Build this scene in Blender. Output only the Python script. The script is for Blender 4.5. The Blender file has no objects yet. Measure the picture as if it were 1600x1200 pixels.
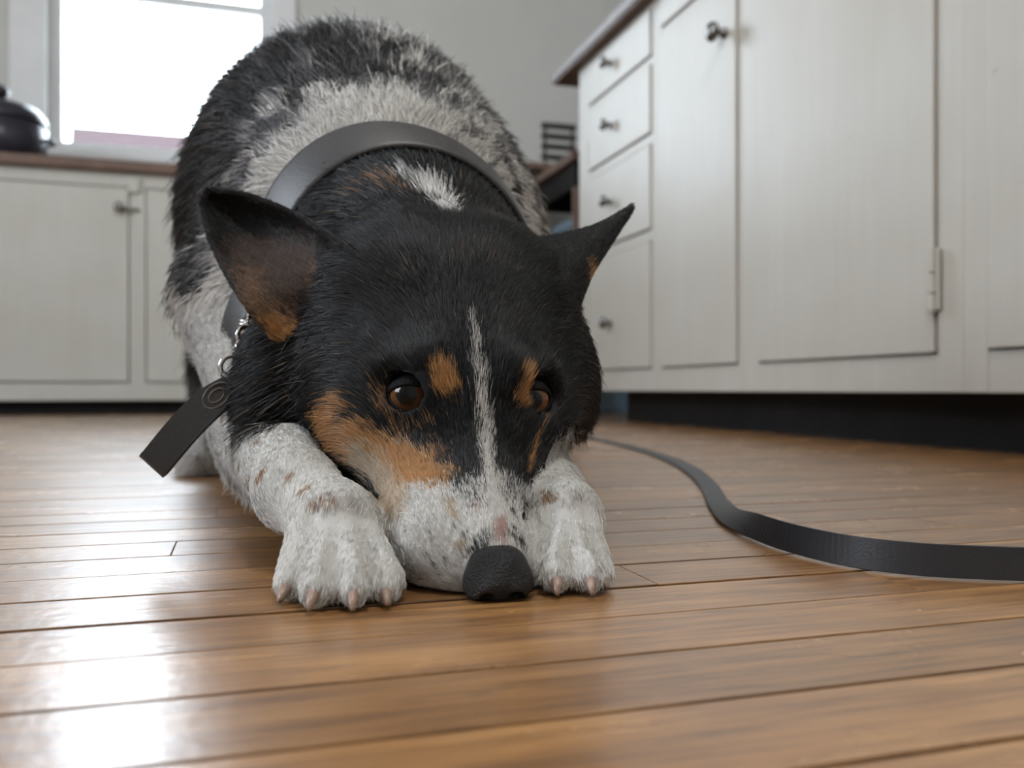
import bpy, bmesh, math, random
import numpy as np
from mathutils import Vector, Matrix

random.seed(7)
RNG = np.random.default_rng(11)
scene = bpy.context.scene

# ----------------------------------------------------------------------------- camera
F, CX, HZ, CAMH = 1372.0, 800.0, 608.0, 0.085      # focal length and horizon for a 1600x1200 frame
LAMP_W = 92.0
YAW = math.radians(17.0)                           # the room is turned against the view
cam_d = bpy.data.cameras.new('camera')
cam = bpy.data.objects.new('camera', cam_d)
scene.collection.objects.link(cam)
cam.location = (0, 0, CAMH)
cam.rotation_euler = (math.radians(90), 0, 0)
cam_d.sensor_width = 36.0
cam_d.lens = 36.0 * F / 1600
cam_d.shift_y = (HZ - 600) / 1600
cam_d.clip_start = 0.01
cam_d.dof.use_dof = True
cam_d.dof.focus_distance = 0.405
cam_d.dof.aperture_fstop = 8.6
scene.camera = cam

# ----------------------------------------------------------------------------- light
scene.view_settings.view_transform = 'Standard'
scene.view_settings.look = 'None'
scene.view_settings.gamma = 1
scene.view_settings.exposure = -0.48
scene.view_settings.use_curve_mapping = False
world = bpy.data.worlds.new('overcast_sky')
scene.world = world
world.use_nodes = True
bg = world.node_tree.nodes['Background']
bg.inputs[0].default_value = (0.83, 0.90, 1.0, 1)
bg.inputs[1].default_value = 24.0


def room(x, y, z=0.0):
    c, s = math.cos(YAW), math.sin(YAW)
    return Vector((c * x - s * y, s * x + c * y, z))


def window_portal(name, loc, size, direction):
    l = bpy.data.lights.new(name, 'AREA')
    l.shape = 'RECTANGLE'; l.size, l.size_y = size
    l.cycles.is_portal = True                       # guides the sky light in, adds none of its own
    o = bpy.data.objects.new(name, l)
    scene.collection.objects.link(o)
    o.location = loc
    o.rotation_euler = direction.to_track_quat('-Z', 'Y').to_euler()
    return o


ROT = Matrix.Rotation(YAW, 3, 'Z')
# the sky lights the room through its two windows
window_portal('daylight_back_window', room(-0.31, 3.97, 1.64), (0.86, 1.25), ROT @ Vector((0, -1, 0)))
window_portal('daylight_side_window', room(-2.32, 0.6, 1.5), (1.22, 1.22), ROT @ Vector((1, 0, 0)))


# ----------------------------------------------------------------------------- helpers
def P(px, py, d):
    """point seen in that direction of the 1600x1200 frame at depth d (metres)"""
    return Vector(((px - CX) / F * d, d, CAMH + (HZ - py) / F * d))


def tag(o, label=None, cat=None, group=None, kind=None):
    if label: o['label'] = label
    if cat: o['category'] = cat
    if group: o['group'] = group
    if kind: o['kind'] = kind
    return o


def link(name, me, m=None, parent=None):
    o = bpy.data.objects.new(name, me)
    scene.collection.objects.link(o)
    if m is not None and me is not None and not me.materials:
        me.materials.append(m)
    if parent is not None:
        o.parent = parent
    return o


def empty(name, loc=(0, 0, 0), rz=0.0):
    o = link(name, None)
    o.location = loc
    o.rotation_euler = (0, 0, rz)
    o.empty_display_size = 0.05
    return o


class MB:
    """collects shapes into one bmesh and links them as one object"""
    def __init__(self):
        self.bm = bmesh.new()

    def box(self, lo, hi, bevel=0.0, mat=None):
        lo, hi = Vector(lo), Vector(hi)
        r = bmesh.ops.create_cube(self.bm, size=1.0)
        vs = r['verts']
        for v in vs:
            v.co = Vector(((lo[i] + hi[i]) / 2 + v.co[i] * (hi[i] - lo[i]) for i in range(3)))
        if bevel > 0:
            es = list({e for v in vs for e in v.link_edges})
            r = bmesh.ops.bevel(self.bm, geom=es, offset=bevel, segments=2, profile=0.6, affect='EDGES')
            vs = r['verts'] if mat is None else vs
        return self

    def lathe(self, prof, origin, axis, seg=24):
        """profile of (radius, height) pairs turned about axis"""
        q = Vector(axis).normalized().to_track_quat('Z', 'Y')
        o = Vector(origin)
        rings = []
        for r, h in prof:
            if r < 1e-6:
                rings.append([self.bm.verts.new(o + q @ Vector((0, 0, h)))])
            else:
                rings.append([self.bm.verts.new(o + q @ Vector((r * math.cos(2 * math.pi * i / seg), r * math.sin(2 * math.pi * i / seg), h))) for i in range(seg)])
        for a, b in zip(rings, rings[1:]):
            for i in range(seg):
                j = (i + 1) % seg
                if len(a) == 1 and len(b) == 1: continue
                if len(a) == 1: self.bm.faces.new((a[0], b[i], b[j]))
                elif len(b) == 1: self.bm.faces.new((a[i], a[j], b[0]))
                else: self.bm.faces.new((a[i], a[j], b[j], b[i]))
        return self

    def tube(self, pts, rad, seg=12, closed=False):
        pts = [Vector(p) for p in pts]
        n = len(pts)
        rings = []
        up = Vector((0.123, 0.456, 0.88)).normalized()
        for i, p in enumerate(pts):
            if closed: t = pts[(i + 1) % n] - pts[i - 1]
            else: t = pts[min(i + 1, n - 1)] - pts[max(i - 1, 0)]
            t.normalize()
            x = t.cross(up).normalized(); y = x.cross(t)
            r = rad[i] if hasattr(rad, '__len__') else rad
            rings.append([self.bm.verts.new(p + float(r) * (x * math.cos(2 * math.pi * k / seg) + y * math.sin(2 * math.pi * k / seg))) for k in range(seg)])
        m = n if closed else n - 1
        for i in range(m):
            a, b = rings[i], rings[(i + 1) % n]
            for k in range(seg):
                self.bm.faces.new((a[k], a[(k + 1) % seg], b[(k + 1) % seg], b[k]))
        if not closed:
            self.bm.faces.new(rings[0][::-1]); self.bm.faces.new(rings[-1])
        return self

    def build(self, name, m, parent=None, smooth=False):
        bmesh.ops.recalc_face_normals(self.bm, faces=self.bm.faces)
        me = bpy.data.meshes.new(name)
        self.bm.to_mesh(me); self.bm.free()
        if smooth:
            me.polygons.foreach_set('use_smooth', [True] * len(me.polygons))
        return link(name, me, m, parent)


# ----------------------------------------------------------------------------- materials
def new_mat(name):
    m = bpy.data.materials.new(name); m.use_nodes = True
    nt = m.node_tree
    return m, nt, nt.nodes['Principled BSDF']


def plain(name, col, rough=0.5, metal=0.0, var=0.12, scale=40.0, bump=0.0, coords='Object', spec=0.5):
    m, nt, b = new_mat(name)
    tc = nt.nodes.new('ShaderNodeTexCoord')
    nz = nt.nodes.new('ShaderNodeTexNoise'); nz.inputs['Scale'].default_value = scale; nz.inputs['Detail'].default_value = 5
    nt.links.new(tc.outputs[coords], nz.inputs['Vector'])
    rp = nt.nodes.new('ShaderNodeValToRGB')
    rp.color_ramp.elements[0].position = 0.3; rp.color_ramp.elements[1].position = 0.7
    rp.color_ramp.elements[0].color = (*[c * (1 - var) for c in col], 1)
    rp.color_ramp.elements[1].color = (*[min(1, c * (1 + var)) for c in col], 1)
    nt.links.new(nz.outputs['Fac'], rp.inputs['Fac'])
    nt.links.new(rp.outputs['Color'], b.inputs['Base Color'])
    b.inputs['Roughness'].default_value = rough
    b.inputs['Metallic'].default_value = metal
    b.inputs['Specular IOR Level'].default_value = spec
    if bump:
        bp = nt.nodes.new('ShaderNodeBump'); bp.inputs['Strength'].default_value = bump; bp.inputs['Distance'].default_value = 0.002
        nt.links.new(nz.outputs['Fac'], bp.inputs['Height']); nt.links.new(bp.outputs['Normal'], b.inputs['Normal'])
    return m


def painted_wood(name, col):
    """old brushed paint: soft vertical streaks, chips and grime that collects low down"""
    m, nt, b = new_mat(name)
    N, L = nt.nodes.new, nt.links.new
    tc = N('ShaderNodeTexCoord')
    mp = N('ShaderNodeMapping'); mp.inputs['Scale'].default_value = (38, 38, 2.2)
    L(tc.outputs['Object'], mp.inputs['Vector'])
    st = N('ShaderNodeTexNoise'); st.inputs['Scale'].default_value = 1.6; st.inputs['Detail'].default_value = 6
    L(mp.outputs['Vector'], st.inputs['Vector'])
    r1 = N('ShaderNodeValToRGB')
    r1.color_ramp.elements[0].position = 0.25; r1.color_ramp.elements[1].position = 0.75
    r1.color_ramp.elements[0].color = (*[c * 0.965 for c in col], 1); r1.color_ramp.elements[1].color = (*[c * 1.03 for c in col], 1)
    L(st.outputs['Fac'], r1.inputs['Fac'])
    bl = N('ShaderNodeTexNoise'); bl.inputs['Scale'].default_value = 5.0; bl.inputs['Detail'].default_value = 4
    L(tc.outputs['Object'], bl.inputs['Vector'])
    mx = N('ShaderNodeMixRGB'); mx.blend_type = 'MULTIPLY'; mx.inputs['Fac'].default_value = 1
    r2 = N('ShaderNodeValToRGB')
    r2.color_ramp.elements[0].position = 0.3; r2.color_ramp.elements[1].position = 0.7
    r2.color_ramp.elements[0].color = (0.93, 0.91, 0.87, 1); r2.color_ramp.elements[1].color = (1, 1, 1, 1)
    L(bl.outputs['Fac'], r2.inputs['Fac']); L(r1.outputs['Color'], mx.inputs[1]); L(r2.outputs['Color'], mx.inputs[2])
    # small brown scuffs
    sp = N('ShaderNodeTexNoise'); sp.inputs['Scale'].default_value = 26.0; sp.inputs['Detail'].default_value = 3
    L(tc.outputs['Object'], sp.inputs['Vector'])
    r3 = N('ShaderNodeValToRGB')
    r3.color_ramp.elements[0].position = 0.72; r3.color_ramp.elements[1].position = 0.80
    r3.color_ramp.elements[0].color = (0, 0, 0, 1); r3.color_ramp.elements[1].color = (0.55, 0.55, 0.55, 1)
    L(sp.outputs['Fac'], r3.inputs['Fac'])
    mx2 = N('ShaderNodeMixRGB'); mx2.inputs[2].default_value = (0.25, 0.17, 0.10, 1)
    L(r3.outputs['Color'], mx2.inputs['Fac']); L(mx.outputs['Color'], mx2.inputs[1])
    L(mx2.outputs['Color'], b.inputs['Base Color'])
    b.inputs['Roughness'].default_value = 0.42
    bp = N('ShaderNodeBump'); bp.inputs['Strength'].default_value = 0.25; bp.inputs['Distance'].default_value = 0.001
    L(st.outputs['Fac'], bp.inputs['Height']); L(bp.outputs['Normal'], b.inputs['Normal'])
    return m


def floor_wood(name):
    """oak strip flooring: grain along the board (room x), colour changes from board to board, worn varnish"""
    m, nt, b = new_mat(name)
    N, L = nt.nodes.new, nt.links.new
    tc = N('ShaderNodeTexCoord'); oi = N('ShaderNodeObjectInfo')
    at = N('ShaderNodeAttribute'); at.attribute_name = 'board'
    ad = N('ShaderNodeMath'); ad.operation = 'ADD'
    L(oi.outputs['Random'], ad.inputs[0]); L(at.outputs['Fac'], ad.inputs[1])
    cm = N('ShaderNodeCombineXYZ')
    ml = N('ShaderNodeMath'); ml.operation = 'MULTIPLY'; ml.inputs[1].default_value = 37.0
    L(ad.outputs[0], ml.inputs[0]); L(ml.outputs[0], cm.inputs['X']); L(ml.outputs[0], cm.inputs['Y'])
    va = N('ShaderNodeVectorMath'); va.operation = 'ADD'
    L(tc.outputs['Object'], va.inputs[0]); L(cm.outputs[0], va.inputs[1])
    mp = N('ShaderNodeMapping'); mp.inputs['Scale'].default_value = (5.0, 95.0, 5.0)
    L(va.outputs[0], mp.inputs['Vector'])
    g = N('ShaderNodeTexNoise'); g.inputs['Scale'].default_value = 1.5; g.inputs['Detail'].default_value = 8; g.inputs['Roughness'].default_value = 0.62
    L(mp.outputs['Vector'], g.inputs['Vector'])
    r = N('ShaderNodeValToRGB')
    e = r.color_ramp.elements
    e[0].position = 0.26; e[0].color = (0.150, 0.076, 0.032, 1)
    e[1].position = 0.72; e[1].color = (0.43, 0.240, 0.092, 1)
    k = e.new(0.48); k.color = (0.290, 0.150, 0.052, 1)
    L(g.outputs['Fac'], r.inputs['Fac'])
    # fine pores
    mf = N('ShaderNodeMapping'); mf.inputs['Scale'].default_value = (26.0, 620.0, 26.0)
    L(va.outputs[0], mf.inputs['Vector'])
    pf = N('ShaderNodeTexNoise'); pf.inputs['Scale'].default_value = 1.0; pf.inputs['Detail'].default_value = 4
    L(mf.outputs['Vector'], pf.inputs['Vector'])
    rf = N('ShaderNodeValToRGB')
    rf.color_ramp.elements[0].position = 0.34; rf.color_ramp.elements[0].color = (0.62, 0.57, 0.52, 1)
    rf.color_ramp.elements[1].position = 0.52; rf.color_ramp.elements[1].color = (1.06, 1.06, 1.06, 1)
    L(pf.outputs['Fac'], rf.inputs['Fac'])
    mg = N('ShaderNodeMixRGB'); mg.blend_type = 'MULTIPLY'; mg.inputs['Fac'].default_value = 1
    L(r.outputs['Color'], mg.inputs[1]); L(rf.outputs['Color'], mg.inputs[2])
    # big soft blotches of wear
    mb = N('ShaderNodeMapping'); mb.inputs['Scale'].default_value = (9, 22, 9)
    L(tc.outputs['Object'], mb.inputs['Vector'])
    bn = N('ShaderNodeTexNoise'); bn.inputs['Scale'].default_value = 1.0; bn.inputs['Detail'].default_value = 5
    L(mb.outputs['Vector'], bn.inputs['Vector'])
    rb = N('ShaderNodeValToRGB')
    rb.color_ramp.elements[0].position = 0.32; rb.color_ramp.elements[0].color = (0.66, 0.60, 0.55, 1)
    rb.color_ramp.elements[1].position = 0.66; rb.color_ramp.elements[1].color = (1.12, 1.10, 1.06, 1)
    L(bn.outputs['Fac'], rb.inputs['Fac'])
    mx = N('ShaderNodeMixRGB'); mx.blend_type = 'MULTIPLY'; mx.inputs['Fac'].default_value = 1
    L(mg.outputs['Color'], mx.inputs[1]); L(rb.outputs['Color'], mx.inputs[2])
    # per-board tone
    fr = N('ShaderNodeMath'); fr.operation = 'FRACT'
    m3 = N('ShaderNodeMath'); m3.operation = 'MULTIPLY'; m3.inputs[1].default_value = 7.31
    L(ad.outputs[0], m3.inputs[0]); L(m3.outputs[0], fr.inputs[0])
    rt = N('ShaderNodeValToRGB')
    rt.color_ramp.elements[0].color = (0.78, 0.74, 0.70, 1); rt.color_ramp.elements[1].color = (1.14, 1.10, 1.04, 1)
    L(fr.outputs[0], rt.inputs['Fac'])
    mt = N('ShaderNodeMixRGB'); mt.blend_type = 'MULTIPLY'; mt.inputs['Fac'].default_value = 1
    L(mx.outputs['Color'], mt.inputs[1]); L(rt.outputs['Color'], mt.inputs[2])
    # dark specks and dents
    ms = N('ShaderNodeMapping'); ms.inputs['Scale'].default_value = (28, 60, 28)
    L(tc.outputs['Object'], ms.inputs['Vector'])
    sn = N('ShaderNodeTexNoise'); sn.inputs['Scale'].default_value = 1.0; sn.inputs['Detail'].default_value = 3
    L(ms.outputs['Vector'], sn.inputs['Vector'])
    rs = N('ShaderNodeValToRGB')
    rs.color_ramp.elements[0].position = 0.70; rs.color_ramp.elements[0].color = (0, 0, 0, 1)
    rs.color_ramp.elements[1].position = 0.78; rs.color_ramp.elements[1].color = (0.7, 0.7, 0.7, 1)
    L(sn.outputs['Fac'], rs.inputs['Fac'])
    md = N('ShaderNodeMixRGB'); md.inputs[2].default_value = (0.055, 0.035, 0.025, 1)
    L(rs.outputs['Color'], md.inputs['Fac']); L(mt.outputs['Color'], md.inputs[1])
    L(md.outputs['Color'], b.inputs['Base Color'])
    # varnish: uneven gloss
    rr = N('ShaderNodeMapRange'); rr.inputs['To Min'].default_value = 0.19; rr.inputs['To Max'].default_value = 0.33
    L(bn.outputs['Fac'], rr.inputs['Value']); L(rr.outputs[0], b.inputs['Coat Roughness'])
    b.inputs['Coat Weight'].default_value = 1.0; b.inputs['Roughness'].default_value = 0.42
    b.inputs['Specular IOR Level'].default_value = 0.55
    fine = N('ShaderNodeTexNoise'); fine.inputs['Scale'].default_value = 130.0; fine.inputs['Detail'].default_value = 3
    L(tc.outputs['Object'], fine.inputs['Vector'])
    sm = N('ShaderNodeMath'); sm.operation = 'ADD'
    L(fine.outputs['Fac'], sm.inputs[0]); L(g.outputs['Fac'], sm.inputs[1])
    bp = N('ShaderNodeBump'); bp.inputs['Strength'].default_value = 0.16; bp.inputs['Distance'].default_value = 0.0012
    L(sm.outputs[0], bp.inputs['Height']); L(bp.outputs['Normal'], b.inputs['Normal']); L(bp.outputs['Normal'], b.inputs['Coat Normal'])
    return m


M = {}
M['paint'] = painted_wood('cream_paint', (0.425, 0.408, 0.370))
M['paint_back'] = painted_wood('cream_paint_pale', (0.50, 0.505, 0.47))
M['wall'] = plain('wall_plaster', (0.56, 0.565, 0.54), 0.8, var=0.03, scale=3)
M['ceil'] = plain('ceiling_plaster', (0.75, 0.75, 0.73), 0.9, var=0.02, scale=3)
M['white'] = plain('window_paint', (0.72, 0.74, 0.75), 0.4, var=0.04, scale=8)
M['counter'] = plain('brown_worktop', (0.125, 0.072, 0.048), 0.45, var=0.25, scale=14)
M['edge'] = plain('worn_worktop_edge', (0.10, 0.072, 0.055), 0.45, var=0.2, scale=30)
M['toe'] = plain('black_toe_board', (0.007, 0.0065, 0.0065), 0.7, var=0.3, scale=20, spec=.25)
M['chrome'] = plain('polished_metal', (0.62, 0.60, 0.57), 0.18, 1.0, var=0.05, scale=60)
M['knob'] = plain('pewter_knob', (0.17, 0.165, 0.16), 0.25, 1.0, var=0.1, scale=60)
M['leather'] = plain('black_leather', (0.022, 0.021, 0.022), 0.42, var=0.2, scale=900, bump=0.12)
M['strap'] = plain('black_strap', (0.016, 0.016, 0.019), 0.42, var=0.2, scale=1100, bump=0.10)
M['floor'] = floor_wood('oak_strip_floor')
M['gap'] = plain('floor_joint', (0.030, 0.018, 0.010), 0.7, var=0.2)
M['blue'] = plain('blue_plastic', (0.17, 0.26, 0.33), 0.45, var=0.1)
M['darkplastic'] = plain('dark_glaze', (0.012, 0.012, 0.022), 0.3, var=0.3)
M['wire'] = plain('dark_slats', (0.045, 0.045, 0.045), 0.5, var=0.2)
M['roof'] = plain('pink_roof', (0.042, 0.0315, 0.0330), 1.0, var=0.06, scale=4, spec=0.0)
M['render'] = plain('white_render', (0.6, 0.6, 0.6), 0.9, var=0.03, scale=4)

# ----------------------------------------------------------------------------- the room
WY, WX, LX, RY, CZ = 3.80, 1.62, -2.3, -2.7, 2.7


def shell(name, boxes, m):
    mb = MB()
    for lo, hi in boxes: mb.box(lo, hi)
    o = mb.build(name, m)
    o.rotation_euler = (0, 0, YAW)
    return tag(o, kind='structure')


# back wall with its window opening
OX0, OX1, OZ0, OZ1 = -0.735, 0.115, 1.02, 2.26
wb = shell('wall_back', [((LX, WY, 0), (OX0, WY + 0.16, CZ)), ((OX1, WY, 0), (WX + .1, WY + 0.16, CZ)),
                         ((OX0, WY, 0), (OX1, WY + 0.16, OZ0)), ((OX0, WY, OZ1), (OX1, WY + 0.16, CZ))], M['wall'])
wl = shell('wall_left', [((LX - .12, RY, 0), (LX, 0.0, CZ)), ((LX - .12, 1.2, 0), (LX, WY + .16, CZ)),
                         ((LX - .12, 0.0, 0), (LX, 1.2, 0.9)), ((LX - .12, 0.0, 2.1), (LX, 1.2, CZ))], M['wall'])
wr = shell('wall_right', [((WX, RY, 0), (WX + .12, WY + .16, CZ))], M['wall'])
wf = shell('wall_front', [((LX, RY - .12, 0), (WX, RY, CZ))], M['wall'])
ce = shell('ceiling', [((LX - .12, RY - .12, CZ), (WX + .12, WY + .16, CZ + .1))], M['ceil'])

# ceiling lamp above and behind the camera
lamp = tag(empty('ceiling_lamp', room(0.10, -0.25, CZ)), 'white glass globe lamp hanging from the ceiling', 'lamp')
mb = MB(); mb.lathe([(0, 0), (.06, 0), (.06, -.012), (.02, -.035), (0, -.035)], (0, 0, 0), (0, 0, 1), 24); mb.build('ceiling_rose', M['white'], lamp, True)
mb = MB(); mb.lathe([(0, -.03), (.006, -.03), (.006, -.24), (0, -.24)], (0, 0, 0), (0, 0, 1), 10); mb.build('rod', M['chrome'], lamp, True)
mb = MB(); mb.lathe([(0, -.215), (.05, -.22), (.055, -.245), (0, -.25)], (0, 0, 0), (0, 0, 1), 24); mb.build('globe_holder', M['chrome'], lamp, True)
gl_ = bpy.data.lights.new('globe', 'POINT'); gl_.energy = LAMP_W; gl_.shadow_soft_size = 0.13; gl_.color = (1.0, 0.98, 0.95)
go_ = bpy.data.objects.new('globe', gl_); scene.collection.objects.link(go_); go_.parent = lamp; go_.location = (0, 0, -.385)

# ---- floor: recessed joint bed + boards
floor = shell('floor', [((LX - .12, RY - .12, -0.05), (WX + .12, WY + .16, -0.0030))], M['gap'])
PITCH = 0.0445
ROW0 = 0.1255
LAST_SINGLE = 1.12
board_meshes = {}


def board_mesh(ln, gap):
    key = (round(ln, 2), gap)
    if key not in board_meshes:
        mb = MB(); w = PITCH - gap
        mb.box((0.0002, 0, -0.004), (key[0] - 0.0002, w, 0), 0.0003)
        me = bpy.data.meshes.new('plank')
        bmesh.ops.recalc_face_normals(mb.bm, faces=mb.bm.faces)
        mb.bm.to_mesh(me); mb.bm.free()
        me.materials.append(M['floor'])
        board_meshes[key] = me
    return board_meshes[key]


rr = random.Random(21)
y = ROW0
row = 0
row_ends = []
while y < LAST_SINGLE:
    xa = -0.15 - 0.62 * max(y, 0.1) - 0.1 * 0 - rr.uniform(0.1, 0.5)
    xe = 0.30 + 1.15 * y
    gap = rr.choice([0.0014, 0.0018, 0.0024])
    if abs(y + PITCH - ROW0 - 5 * PITCH) < 1e-4: gap = 0.0034
    x_first = xa
    while xa < xe:
        ln = rr.choice([0.38, 0.46, 0.55, 0.64, 0.72])
        o = link('plank', board_mesh(ln, gap), None, floor)
        o.location = (xa, y, rr.uniform(-0.00022, 0.0))
        xa += ln
    row_ends.append((y, x_first, xa))
    y += PITCH; row += 1
# the boards farther away, too fine to tell apart one by one
bm = bmesh.new()
lay = bm.faces.layers.float.new('board')
yy = y
def far_strip(y0, y1, x0, x1):
    xa = x0 - rr.uniform(0, .5)
    while xa < x1:
        ln = rr.choice([0.6, 0.8, 1.0, 1.2])
        a, b_ = max(xa, x0), min(xa + ln, x1)
        if b_ - a > 0.01:
            vs = [bm.verts.new(p) for p in ((a + .0004, y0, 0), (b_ - .0004, y0, 0), (b_ - .0004, y1 - .0007, 0), (a + .0004, y1 - .0007, 0))]
            vd = [bm.verts.new(v.co + Vector((0, 0, -.004))) for v in vs]
            r_ = rr.random()
            for f in ([vs] + [[vs[i], vd[i], vd[(i + 1) % 4], vs[(i + 1) % 4]] for i in range(4)]):
                fa = bm.faces.new(f); fa[lay] = r_
        xa += ln
for yr_, xl_, xr_ in row_ends:            # flanks of the singly built rows
    far_strip(yr_, yr_ + PITCH - .0008, LX, xl_)
    if xr_ < WX: far_strip(yr_, yr_ + PITCH - .0008, xr_, WX)
while yy < WY:
    far_strip(yy, yy + PITCH, LX, WX); yy += PITCH
yy = ROW0
while yy > RY:
    far_strip(yy - PITCH, yy, LX, WX); yy -= PITCH
bmesh.ops.recalc_face_normals(bm, faces=bm.faces)
me = bpy.data.meshes.new('distant_planks'); bm.to_mesh(me); bm.free()
tag(link('distant_planks', me, M['floor'], floor), kind='stuff')

# ----------------------------------------------------------------------------- window and what lies outside
def place(o):
    o.location = (0, 0, 0); o.rotation_euler = (0, 0, YAW); return o


win = place(empty('window_1')); tag(win, kind='structure')
mb = MB()   # casing on the wall
mb.box((OX0 - .125, WY - .022, OZ0 - .02), (OX0 + .004, WY + .0, OZ1 + .11), .004)
mb.box((OX1 - .004, WY - .022, OZ0 - .02), (OX1 + .095, WY + .0, OZ1 + .11), .004)
mb.box((OX0 - .125, WY - .024, OZ1 - .004), (OX1 + .095, WY + .0, OZ1 + .11), .004)
mb.build('window_casing', M['white'], win)
mb = MB()
mb.box((OX0 - .15, WY - .06, OZ0 - .035), (OX1 + .12, WY + .10, OZ0), .005)
mb.build('window_sill', M['white'], win)
ZM = 1.665
for nm, z0, z1, yo in (('lower', OZ0, ZM + .03, .045), ('upper', ZM, OZ1, .085)):
    mb = MB(); s = .048
    yy0, yy1 = WY + yo, WY + yo + .035
    mb.box((OX0, yy0, z0), (OX0 + s, yy1, z1), .003); mb.box((OX1 - s, yy0, z0), (OX1, yy1, z1), .003)
    mb.box((OX0 + s, yy0, z0), (OX1 - s, yy1, z0 + s), .003); mb.box((OX0 + s, yy0, z1 - s * .8), (OX1 - s, yy1, z1), .003)
    sash = mb.build('sash', M['white'], win)
    g = MB(); g.box((OX0 + s, yy0 + .014, z0 + s), (OX1 - s, yy0 + .018, z1 - s * .8))
    g.build('pane', None, sash)
gm = bpy.data.materials.new('window_glass'); gm.use_nodes = True
nt = gm.node_tree; nt.nodes.clear()
out = nt.nodes.new('ShaderNodeOutputMaterial'); mixn = nt.nodes.new('ShaderNodeMixShader')
tr = nt.nodes.new('ShaderNodeBsdfTransparent'); gl = nt.nodes.new('ShaderNodeBsdfGlossy'); fr = nt.nodes.new('ShaderNodeFresnel')
tr.inputs[0].default_value = (0.96, 0.98, 0.98, 1); gl.inputs['Roughness'].default_value = 0.02; fr.inputs['IOR'].default_value = 1.35
nt.links.new(fr.outputs[0], mixn.inputs[0]); nt.links.new(tr.outputs[0], mixn.inputs[1]); nt.links.new(gl.outputs[0], mixn.inputs[2])
nt.links.new(mixn.outputs[0], out.inputs[0])
for o in win.children_recursive:
    if o.name.startswith('pane'):
        o.data.materials.clear(); o.data.materials.append(gm)

nb = place(empty('neighbouring_house'))
tag(nb, 'pale house with a low pinkish roof outside the window', 'house')
mb = MB(); mb.box((-4.2, 9.6, -3), (0.9, 13, 2.15)); mb.build('house_wall', M['render'], nb)
mb = MB()
vs = [(-1.60, 9.3, 2.15), (1.3, 9.3, 2.15), (1.3, 11.3, 3.05), (-1.92, 11.3, 3.05)]
a_ = [mb.bm.verts.new(v) for v in vs]; b_ = [mb.bm.verts.new((v[0], v[1], v[2] + .1)) for v in vs]
mb.bm.faces.new(a_); mb.bm.faces.new(b_)
for i in range(4): mb.bm.faces.new((a_[i], a_[(i + 1) % 4], b_[(i + 1) % 4], b_[i]))
mb.build('roof', M['roof'], nb)

# ----------------------------------------------------------------------------- fitted cupboards
KNOB = [(0, .0), (.0085, .0), (.009, .0015), (.006, .004), (.0048, .009), (.0062, .012), (.0125, .015), (.0152, .019), (.0150, .023), (.0115, .0275), (.006, .0295), (0, .030)]


def knob(x, z, parent, m='knob', y=-0.006, s=1.0):
    mb = MB(); mb.lathe([(r * s, h * s) for r, h in KNOB], (0, 0, 0), (0, -1, 0), 20)
    o = mb.build('knob', M[m], parent, True)
    o.location = (x, y, z)
    return o


def front(name, x0, x1, z0, z1, root, paint, gap=.003, proud=.005):
    """inset door or drawer front with eased edges"""
    mb = MB(); mb.box((x0 + gap, -proud, z0 + gap), (x1 - gap, .016, z1 - gap), .0028)
    return mb.build(name, paint, root)


def carcass(root, x0, x1, z0, z1, depth, paint, stiles, rails, toe=None):
    mb = MB()
    mb.box((x0, .022, z0 + .002), (x1, depth, z1)); mb.build('carcass', paint, root)
    for a, b in stiles:
        mb = MB(); mb.box((a, 0, z0), (b, .022, z1), .0018); mb.build('stile', paint, root)
    for a, b, c, d in rails:
        mb = MB(); mb.box((a, .0004, c), (b, .0216, d), .0015); mb.build('rail', paint, root)
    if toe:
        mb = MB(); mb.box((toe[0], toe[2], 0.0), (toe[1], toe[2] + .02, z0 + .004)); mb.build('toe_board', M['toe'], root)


RX, RZ0, RZ1, RDEP = 0.91, 0.080, 0.988, 0.62
Y0 = 2.325                                # far end of the run


def right_unit(name, label, ya):
    r = empty(name, room(RX, ya), YAW - math.pi / 2)
    return tag(r, label, 'cabinet', 'painted cupboards along the right wall')


pt = M['paint']
# drawers
u = right_unit('drawer_cabinet', 'cream painted stack of four drawers with round metal knobs', Y0)
W = Y0 - 1.838
carcass(u, 0, W, RZ0, RZ1, RDEP, pt, [(0, .075), (W - .022, W)],
        [(.075, W - .022, RZ0, .133), (.075, W - .022, .432, .457), (.075, W - .022, .659, .681), (.075, W - .022, .845, .861), (.075, W - .022, .975, RZ1)],
        (.16, W, .075))
for z0, z1, zk in ((.133, .432, .255), (.457, .659, .568), (.681, .845, .765), (.861, .975, .925)):
    d = front('drawer', .075, W - .022, z0, z1, u, pt); knob(.235, zk, d)
for zc in (.74, .36):
    mb = MB(); mb.box((.062, -.005, zc - .03), (.075, .004, zc + .03), .002); mb.build('hinge', pt, u)
# narrow door with a drawer over it
u = right_unit('narrow_cupboard', 'cream painted cupboard with one narrow door beside the drawers', 1.838)
W = 1.838 - 1.475
carcass(u, 0, W, RZ0, RZ1, RDEP, pt, [(0, .026), (W - .012, W)],
        [(.026, W - .012, RZ0, .132), (.026, W - .012, .888, .905), (.026, W - .012, .975, RZ1)], (0, W, .075))
d = front('door', .026, W - .012, .132, .888, u, pt); knob(W - .055, .785, d, 'knob', -.006, 1.25)
d = front('drawer', .026, W - .012, .905, .975, u, pt); knob(W / 2, .940, d)
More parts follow.
